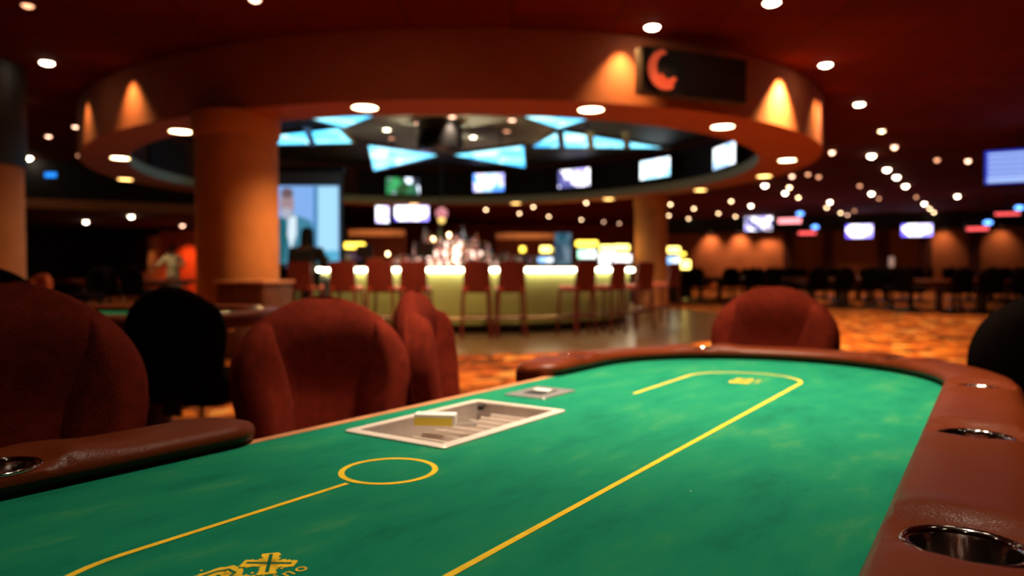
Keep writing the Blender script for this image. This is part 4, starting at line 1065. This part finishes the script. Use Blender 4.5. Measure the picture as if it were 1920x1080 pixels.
obj('box_trim', MB().box((0, -.094, (gz1 - gz0) / 2 - .012), (gw, .008, .02)).box((0, -.094, -(gz1 - gz0) / 2 + .012), (gw, .008, .02)), M['black'], sign)
er = .255; ex = -gw / 2 + .27; ez = .0
def disc(r, y0, y1, cx=0, cz=0, n=40):
    mb = MB(); mb.cyl((ex + cx, y0, ez + cz), (ex + cx, y1, ez + cz), r, n=n); return mb
obj('emblem_disc', disc(er, -.09, -.13), M['black'], sign)
cr = []                                                              # crescent: big circle minus an offset one
for k in range(33): a = math.radians(95 + 205 * k / 32); cr.append((er * .90 * math.cos(a), er * .90 * math.sin(a)))
inn = []
for k in range(33): a = math.radians(300 - 205 * k / 32); inn.append((er * .16 + er * .62 * math.cos(a), er * .10 + er * .66 * math.sin(a)))
M['orange_emblem'] = mat('orange_emblem', (.9, .16, .05), .5, var=.08, emit=(1, .12, .04), estr=.45)
mb = MB(); vs = [(ex + x, -.134, ez + z) for x, z in cr] + [(ex + x, -.134, ez + z) for x, z in inn[::-1]] + [(ex + x, -.129, ez + z) for x, z in cr] + [(ex + x, -.129, ez + z) for x, z in inn[::-1]]
n = 33; fs = []
for i in range(n - 1): fs += [(i, i + 1, n + i + 1, n + i), (2 * n + i, 3 * n + i, 3 * n + i + 1, 2 * n + i + 1), (i, 2 * n + i, 2 * n + i + 1, i + 1), (n + i, n + i + 1, 3 * n + i + 1, 3 * n + i)]
obj('emblem_crescent', mb.add(vs, fs), M['orange_emblem'], sign)
st = [(er * .45 * math.cos(math.radians(a)) + er * .18, er * .42 * math.sin(math.radians(a)) - er * .08) for a in range(200, 330, 10)]
mb = MB()
for a, b in zip(st[:-1], st[1:]): mb.cyl((ex + a[0], -.134, ez + a[1]), (ex + b[0], -.134, ez + b[1]), er * .10, n=8)
obj('emblem_stroke', mb, M['orange_emblem'], sign)
obj('bracket', MB().box((-gw * .25, .13, 0), (.12, .09, .2)).box((gw * .25, .13, 0), (.12, .09, .2)), M['black'], sign)
lamp_spot('emblem_spot', tuple(Vector((sg.x, sg.y, CEIL - .05)) + gn * .7 + Vector((gd.x, gd.y, 0)).normalized() * ex), 18, (1, .45, .25), 40, .8, .03, tuple(-gn * .75 + Vector((0, 0, -1))))

# ------------------------------------------------------------------ slot machines behind the bar
M['topper'] = emis('topper_yellow', (1, .68, .07), 4.2); M['topper_white'] = emis('topper_bright', (1, .74, .16), 5.5)
M['slot_blue'] = picture('slot_blue', [(.1, .35, .9), (.5, .75, 1), (.9, .95, 1), (.15, .4, .9)], 3, 2.2, (1, 1, 1), 3.3)
M['slot_white'] = picture('slot_white', [(1, .9, .85), (1, 1, 1), (.9, .95, 1), (1, .85, .8)], 3, 3.2, (1, 1, 1), 8.8)
M['slot_green'] = picture('slot_green', [(.6, 1, .8), (1, 1, 1), (.4, .9, .6), (.9, 1, .9)], 3, 2.6, (1, 1, 1), 6.1)
M['slot_teal'] = picture('slot_teal', [(.02, .10, .16), (.10, .25, .35), (.03, .08, .14), (.20, .30, .40)], 2, .8, (1, 1, 1), 1.1)
M['slot_dark'] = picture('slot_dim', [(.05, .02, .02), (.25, .10, .08), (.12, .05, .1), (.3, .2, .1)], 3, .7, (1, 1, 1), 2.6)
def slot(px, Y, top_py, wpx, hpx, mt, ms, label, rz=0.0, ty=12):
    q = atY(px, top_py, Y); s = Y / F; H = q.z; wd_ = wpx * s
    t = thing('slot_machine', label, 'slot machine', (q.x, Y, 0), rz, 'slot machines behind the bar')
    wb = max(.55, min(.8, wd_))
    obj('cabinet', MB().rbox((0, .3, .45), (wb, .6, .88), .03).box((0, .38, (.9 + H - .25) / 2), (wb, .4, H - .25 - .9)), M['black_gloss'], t)
    obj('button_deck', MB().box((0, -.06, .90), (wb, .22, .05)), M['chrome'], t)
    zs = atY(px, top_py + 20, Y).z
    obj('screen', MB().box((0, .175, max(zs, 1.05)), (wb * .86, .012, hpx * s)), ms, t)
    obj('topper', MB().rbox((0, .30, H), (wd_, .30, ty * s), .04), mt, t)
    return t
slot(661, 20.0, 460, 36, 14, M['topper'], M['slot_dark'], 'slot machine with an oval yellow topper beside the projection screen', ty=11)
slot(980, 21.0, 467, 10, 12, M['topper'], M['slot_dark'], 'slot machine with a small round yellow topper right of the bottles', ty=10)
slot(1024, 21.0, 467, 20, 9, M['topper_white'], M['slot_blue'], 'slot machine with a yellow topper over a blue screen, right of the bottles', ty=11)
slot(1056, 20.0, 447, 26, 60, M['slot_teal'], M['slot_teal'], 'tall dark slot machine with a grey-blue sign, right of the blue screen', ty=22)
slot(1102, 19.6, 456, 40, 16, M['topper'], M['slot_green'], 'slot machine with a long yellow-green topper left of the slim column', ty=10)
slot(1141, 20.3, 465, 26, 22, M['topper_white'], M['slot_white'], 'slot machine with a glaring white screen left of the slim column', ty=11)
slot(1169, 18.6, 464, 26, 14, M['topper_white'], M['slot_white'], 'slot machine with a yellow topper right beside the slim column', ty=11)
slot(1262, 20.5, 468, 32, 14, M['topper_white'], M['slot_blue'], 'slot machine with a yellow topper right of the slim column', ty=11)
slot(1284, 24.4, 476, 8, 16, M['topper'], M['topper_white'], 'narrow slot machine with a small yellow light, right of the slim column', ty=6)

# lit wooden bulkhead strips far behind the bar
for k, (x0, x1, py, Y) in enumerate(((655, 760, 437, 24.0), (930, 1048, 443, 26.0))):
    a = atY(x0, py, Y); b = atY(x1, py, Y)
    struct('trim_%d' % (10 + k), MB().box(((a.x + b.x) / 2, Y, a.z), (b.x - a.x, .25, .22)), M['wood'])
    struct('wall_partition_%s' % ('west' if k == 0 else 'east'), MB().box(((a.x + b.x) / 2, Y + .2, a.z / 2), (b.x - a.x, .15, a.z)), M['wall_far'])
    lamp_spot('strip_spot', ((a.x + b.x) / 2, Y - .7, CEIL - .05), 260, (1, .6, .3), 100, .8, .05, (0, .3, -1))
# pendant lamp over the back bar
p = at(828, 412, 2.2)
p = atY(828, 410, 16.3)
t = thing('pendant_lamp', 'small pink and yellow pendant lamp hanging over the bottles', 'pendant lamp', (p.x, p.y, p.z))
obj('shade', MB().lathe([(.06, .02), (.13, .05), (.14, .18), (.04, .26), (0, .26)], n=20), emis('pendant_pink', (.8, .25, .30), .9), t)
obj('bulb', MB().lathe([(0, -.12), (.07, -.08), (.09, -.02), (.05, .03), (0, .03)], n=16), emis('pendant_yellow', (1, .65, .15), 1.6), t)
obj('cord', MB().cyl((0, 0, .26), (0, 0, INZ - p.z - .035), .008, n=6), M['black'], t)

# ------------------------------------------------------------------ poker tables and chairs of the right hall
far_tables = [(1468, 25.4, .1), (1636, 22.9, .1), (1888, 22.3, -.1), (1375, 22.5, .2), (1552, 19.2, -.1), (1800, 16.6, -.05), (2050, 18.4, .1)]
chair_far = None; nfar = 0
WHICH = ['leftmost back row', 'middle back row', 'right back row', 'leftmost', 'second', 'third', 'rightmost']
M['foot_metal'] = mat('foot_metal', (.10, .08, .07), .3, metal=1.0, var=.1)
def make_far_chair():
    t = thing('casino_chair', 'x', 'chair')
    obj('backrest', MB().grid(bk_front, 12, 12).grid(bk_back, 12, 12), M['chair_dark'], t, angle=80)
    obj('seat', cushion(.255, .25, .40, .52), M['chair_dark'], t, angle=80)
    obj('stem', MB().cyl((0, 0, .08), (0, 0, .41), .03, n=10), M['base'], t)
    obj('foot_disc', MB().lathe([(.26, .004), (.26, .02), (.10, .05), (.03, .085), (0, .085)], n=20), M['foot_metal'], t)
    t.scale = (1.12, 1.12, 1.15)
    return t
for ti, (px, Y, rz) in enumerate(far_tables):
    c = atY(px, 505, Y)
    plain_table('poker_table', 'dark poker table ringed with black chairs, the %s table of the right hall' % WHICH[ti], -.58, .58, 0, (c.x, c.y, 0), rz, 'poker tables in the right hall')
    R = Matrix.Rotation(rz, 2); S = []
    for x, y, fx, fy in ((-.68, -.95, 0, 1), (0, -.97, 0, 1), (.68, -.95, 0, 1), (1.38, -.42, -1, .35), (1.38, .42, -1, -.35), (-1.38, -.42, 1, .35), (-1.38, .42, 1, -.35), (-.62, .95, 0, -1), (.55, .95, 0, -1)):
        a = random.uniform(-.2, .2); q = R @ Vector((x, y)); f_ = R @ Vector((fx, fy)); S.append((c.x + q.x, c.y + q.y, face(f_.x, f_.y) + a))
    S.sort(key=lambda s: s[0] / s[1])
    for k, (x, y, r) in enumerate(S):
        lab = 'black chair at the %s right hall table, %s from the left' % (WHICH[ti], ordn(k + 1))
        if chair_far is None: chair_far = make_far_chair(); chair_far.location = (x, y, 0); chair_far.rotation_euler = (0, 0, r); chair_far['label'] = lab; chair_far['group'] = 'black chairs in the right hall'
        else: dup(chair_far, (x, y, 0), r, lab, 'black chairs in the right hall')
# white notice on the hall wall
q = on_hall(1668, .17); p = atY(1668, 491, q.y)
t = thing('wall_notice', 'small white notice on the far hall wall between the chair groups', 'notice', (p.x, p.y, p.z), wang)
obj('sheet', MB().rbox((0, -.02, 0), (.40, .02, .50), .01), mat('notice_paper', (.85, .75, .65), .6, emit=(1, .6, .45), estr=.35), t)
obj('notice_frame', MB().box((0, -.005, 0), (.46, .02, .56)), M['wood'], t)

# dark tables at left: orange seat backs and a couple of reflections
fabO = mat('orange_fabric', (.55, .10, .03), .9, var=.2, vscale=30)
for i, (px, Y, rz, nm) in enumerate(((228, 17.8, 2.5, 'arched orange chair back in the dark left area'), (268, 17.6, 3.6, 'second orange chair back, nearer the standing person'), (55, 12.5, 2.9, 'dim orange chair back near the left edge pillar'))):
    c = atY(px, 505, Y)
    make_chair(nm, (c.x, c.y, 0), rz, fabO)
c = atY(248, 505, 16.4); plain_table('poker_table', 'dark poker table far left before the orange chairs', -.8, .8, 0, (c.x, c.y, 0), .1)
c = atY(100, 505, 19.0); plain_table('poker_table', 'dim poker table far left beside the pillar', -.8, .8, 0, (c.x, c.y, 0), .2)
for i, (px, Y, rz) in enumerate(((205, 15.2, 0.2), (262, 15.0, -.1), (160, 12.6, 2.9))):
    c = atY(px, 505, Y); dup(chair_far, (c.x, c.y, 0), rz, 'dark chair among the dim tables at far left, %s by distance' % ordn(sorted([15.2, 15.0, 12.6]).index(Y) + 1), 'dark chairs at far left')
lamp_spot('left_spot', atY(250, 505, 17.0) + Vector((0, 0, 2.7)), 50, (1, .4, .2), 60, .8, .05)

# ------------------------------------------------------------------ people
def skin_body(name, verts, edges, rad, mt, parent, root=0, sub=2):
    me = bpy.data.meshes.new(name); me.from_pydata(verts, edges, []); me.update()
    o = bpy.data.objects.new(name, me); C.objects.link(o); o.parent = parent
    md = o.modifiers.new('skin', 'SKIN'); md.use_smooth_shade = True
    sk = me.skin_vertices[0].data
    for i, r in enumerate(rad):
        rr = r if isinstance(r, tuple) else (r, r); sk[i].radius = rr; sk[i].use_root = (i == root)
    s = o.modifiers.new('sub', 'SUBSURF'); s.levels = sub; s.render_levels = sub
    me.materials.append(mt)
    dg = bpy.context.evaluated_depsgraph_get(); dg.update()
    new = bpy.data.meshes.new_from_object(o.evaluated_get(dg)); o.modifiers.clear(); o.data = new
    new.polygons.foreach_set('use_smooth', [True] * len(new.polygons))
    return o
def fingers(V, E, R, wrist, d, side, n=4):
    """palm end + five short chains"""
    d = Vector(d).normalized(); sd = Vector(side).normalized()
    palm = Vector(V[wrist]) + d * .075; V.append(tuple(palm)); R.append((.022, .036)); E.append((wrist, len(V) - 1)); pi_ = len(V) - 1
    for k in range(4):
        L = (.055, .068, .062, .048)[k]; o = sd * (.030 - .020 * k)
        a = palm + d * .025 + o; b = a + d * L * .55 + Vector((0, 0, -.006)); c = b + d * L * .45 + Vector((0, 0, -.014))
        i0 = len(V); V += [tuple(a), tuple(b), tuple(c)]; R += [.010, .0088, .0075]; E += [(pi_, i0), (i0, i0 + 1), (i0 + 1, i0 + 2)]
    a = Vector(V[wrist]) + d * .035 + sd * .038; b = a + d * .03 + sd * .02; i0 = len(V)
    V += [tuple(a), tuple(b)]; R += [.011, .009]; E += [(wrist, i0), (i0, i0 + 1)]
def head_parts(t, h, mt_hair, long_hair=False, yaw=0.0, face_dir=(0, -1)):
    fd = Vector((face_dir[0], face_dir[1], 0)).normalized(); rt_ = Vector((-fd.y, fd.x, 0)); h = Vector(h)
    e = MB()
    for s_ in (-1, 1): e.lathe([(0, -.008), (.009, 0), (0, .008)], tuple(h + fd * .082 + rt_ * (.031 * s_) + Vector((0, 0, .005))), 10)
    obj('eye', e, M['black'], t)
    def hair(u, v):
        a = 2 * PI * u; ph = PI * (.02 + (.56 if not long_hair else .62) * v); k = math.sin(ph); dv = rt_ * math.cos(a) + fd * math.sin(a)
        drop = 0.0
        front = max(0, math.sin(a))
        r = Vector(dv * (.088 if abs(math.cos(a)) > .7 else .104) * k) + Vector((0, 0, .118 * math.cos(ph)))
        if front > .3 and v > .55: r = r * (1 - .35 * (v - .55) * front)
        if long_hair and front < .45 and v > .6: drop = (v - .6) / .4 * .30; r = r + dv * .03 * (v - .6)
        return h + r + Vector((0, 0, .012 - drop)) - fd * .008
    obj('hair', MB().grid(hair, 28, 14, True), mt_hair, t)

# standing person in a beige shirt and pale trousers, leaning on the table to the left
c = atY(325, 505, 22.5)
ph_ = thing('person', 'person in a loose beige shirt and pale trousers standing by the red lit wall', 'person', (c.x, c.y, 0), 0)
V = [(0, 0, .98), (0, 0, 1.15), (-.02, -.01, 1.32), (-.03, -.02, 1.46), (-.04, -.03, 1.54), (-.05, -.05, 1.64), (-.05, -.055, 1.74),   # pelvis..head
     (-.20, -.02, 1.43), (-.36, -.12, 1.20), (-.56, -.22, 1.10), (.16, .0, 1.43), (.33, .06, 1.18), (.22, -.10, 1.00),
     (-.10, 0, .90), (-.14, -.04, .50), (-.18, .02, .09), (-.19, -.12, .045), (.10, 0, .90), (.14, -.04, .50), (.16, .03, .09), (.17, -.11, .045)]
E_ = [(0, 1), (1, 2), (2, 3), (3, 4), (4, 5), (5, 6), (3, 7), (7, 8), (8, 9), (3, 10), (10, 11), (11, 12), (0, 13), (13, 14), (14, 15), (15, 16), (0, 17), (17, 18), (18, 19), (19, 20)]
Rr = [(.15, .11), (.14, .10), (.17, .11), (.13, .09), (.055, .055), (.082, .095), (.065, .075), .062, .045, .032, .062, .045, .032, .095, .062, .042, .036, .095, .062, .042, .036]
V2, E2, R2 = list(V), list(E_), list(Rr)
fingers(V2, E2, R2, 9, (-.8, -.5, -.2), (0, -1, .3)); fingers(V2, E2, R2, 12, (-.6, -.6, -.3), (0, -1, 0))
skin_body('body', V2, E2, R2, M['skin'], ph_)
sv = [V[i] for i in (0, 1, 2, 3, 7, 8, 10, 11)] + [(-.48, -.18, 1.14), (.27, -.01, 1.08), (0, 0, .90)]
se = [(0, 1), (1, 2), (2, 3), (3, 4), (4, 5), (3, 6), (6, 7), (5, 8), (7, 9), (0, 10)]
skin_body('shirt', sv, se, [(.19, .15), (.175, .14), (.20, .145), (.155, .11), .085, .070, .085, .072, .062, .065, (.19, .15)], M['shirt'], ph_)
tv_ = [V[0], V[13], V[14], (-.178, .02, .13), V[17], V[18], (.16, .03, .13), (0, 0, 1.04)]
skin_body('trousers', tv_, [(0, 1), (1, 2), (2, 3), (0, 4), (4, 5), (5, 6), (0, 7)], [(.17, .13), .115, .088, .070, .115, .088, .070, (.165, .125)], M['trousers'], ph_)
for s_ in (-1, 1): obj('shoe', cushion(.055, .14, 0.004, .10).v and MB().add([(p[0] + (-.185 if s_ < 0 else .165), p[1] - .05, p[2]) for p in cushion(.055, .14, .004, .10).v], cushion(.055, .14, .004, .10).f), M['black'], ph_)
head_parts(ph_, (-.05, -.052, 1.69), M['hair'], False, face_dir=(-.7, -.7))
lamp_spot('person_spot', (c.x - .3, c.y - 1.0, 2.6), 60, (1, .75, .45), 50, .8, .05, (.1, .4, -1))

# seated person with long dark hair at the left end of the bar
p = stool0.location.copy(); p.z = 0
d = Vector((BC.x - p.x, BC.y - p.y, 0)).normalized()
pd = thing('person', 'person with long dark hair and black coat at the left bar end', 'person', (p.x, p.y, 0), stool0.rotation_euler.z + PI); pd.scale = (1.12, 1.1, 1.04)
V = [(0, .02, .84), (0, .05, 1.0), (0, .04, 1.17), (0, .0, 1.29), (0, -.03, 1.36), (0, -.05, 1.45), (0, -.055, 1.545),
     (-.19, 0, 1.26), (-.26, -.08, 1.02), (-.14, -.36, 1.15), (.19, 0, 1.26), (.26, -.08, 1.02), (.14, -.36, 1.15),
     (-.10, -.06, .82), (-.13, -.34, .82), (-.13, -.25, .44), (-.13, -.33, .39), (.10, -.06, .82), (.13, -.34, .82), (.13, -.25, .44), (.13, -.33, .39)]
V2, E2, R2 = list(V), list(E_), [(.15, .12), (.13, .10), (.16, .11), (.12, .085), (.052, .052), (.080, .095), (.062, .072), .058, .043, .030, .058, .043, .030, .092, .064, .044, .036, .092, .064, .044, .036]
fingers(V2, E2, R2, 9, (.3, -1, 0), (1, 0, .2)); fingers(V2, E2, R2, 12, (-.3, -1, 0), (-1, 0, .2))
skin_body('body', V2, E2, R2, M['skin'], pd)
sv = [V[i] for i in (0, 1, 2, 3, 7, 8, 10, 11)] + [(-.17, -.28, 1.08), (.17, -.28, 1.08)]
skin_body('coat', sv, [(0, 1), (1, 2), (2, 3), (3, 4), (4, 5), (3, 6), (6, 7), (5, 8), (7, 9)], [(.20, .16), (.18, .14), (.20, .14), (.16, .11), .085, .072, .085, .072, .055, .055], M['coat'], pd)
skin_body('trousers', [V[0], V[13], V[14], (-.13, -.255, .48), V[17], V[18], (.13, -.255, .48)], [(0, 1), (1, 2), (2, 3), (0, 4), (4, 5), (5, 6)], [(.18, .14), .12, .085, .066, .12, .085, .066], M['coat'], pd)
head_parts(pd, (0, -.052, 1.50), M['hair'], True, face_dir=(0, -1))
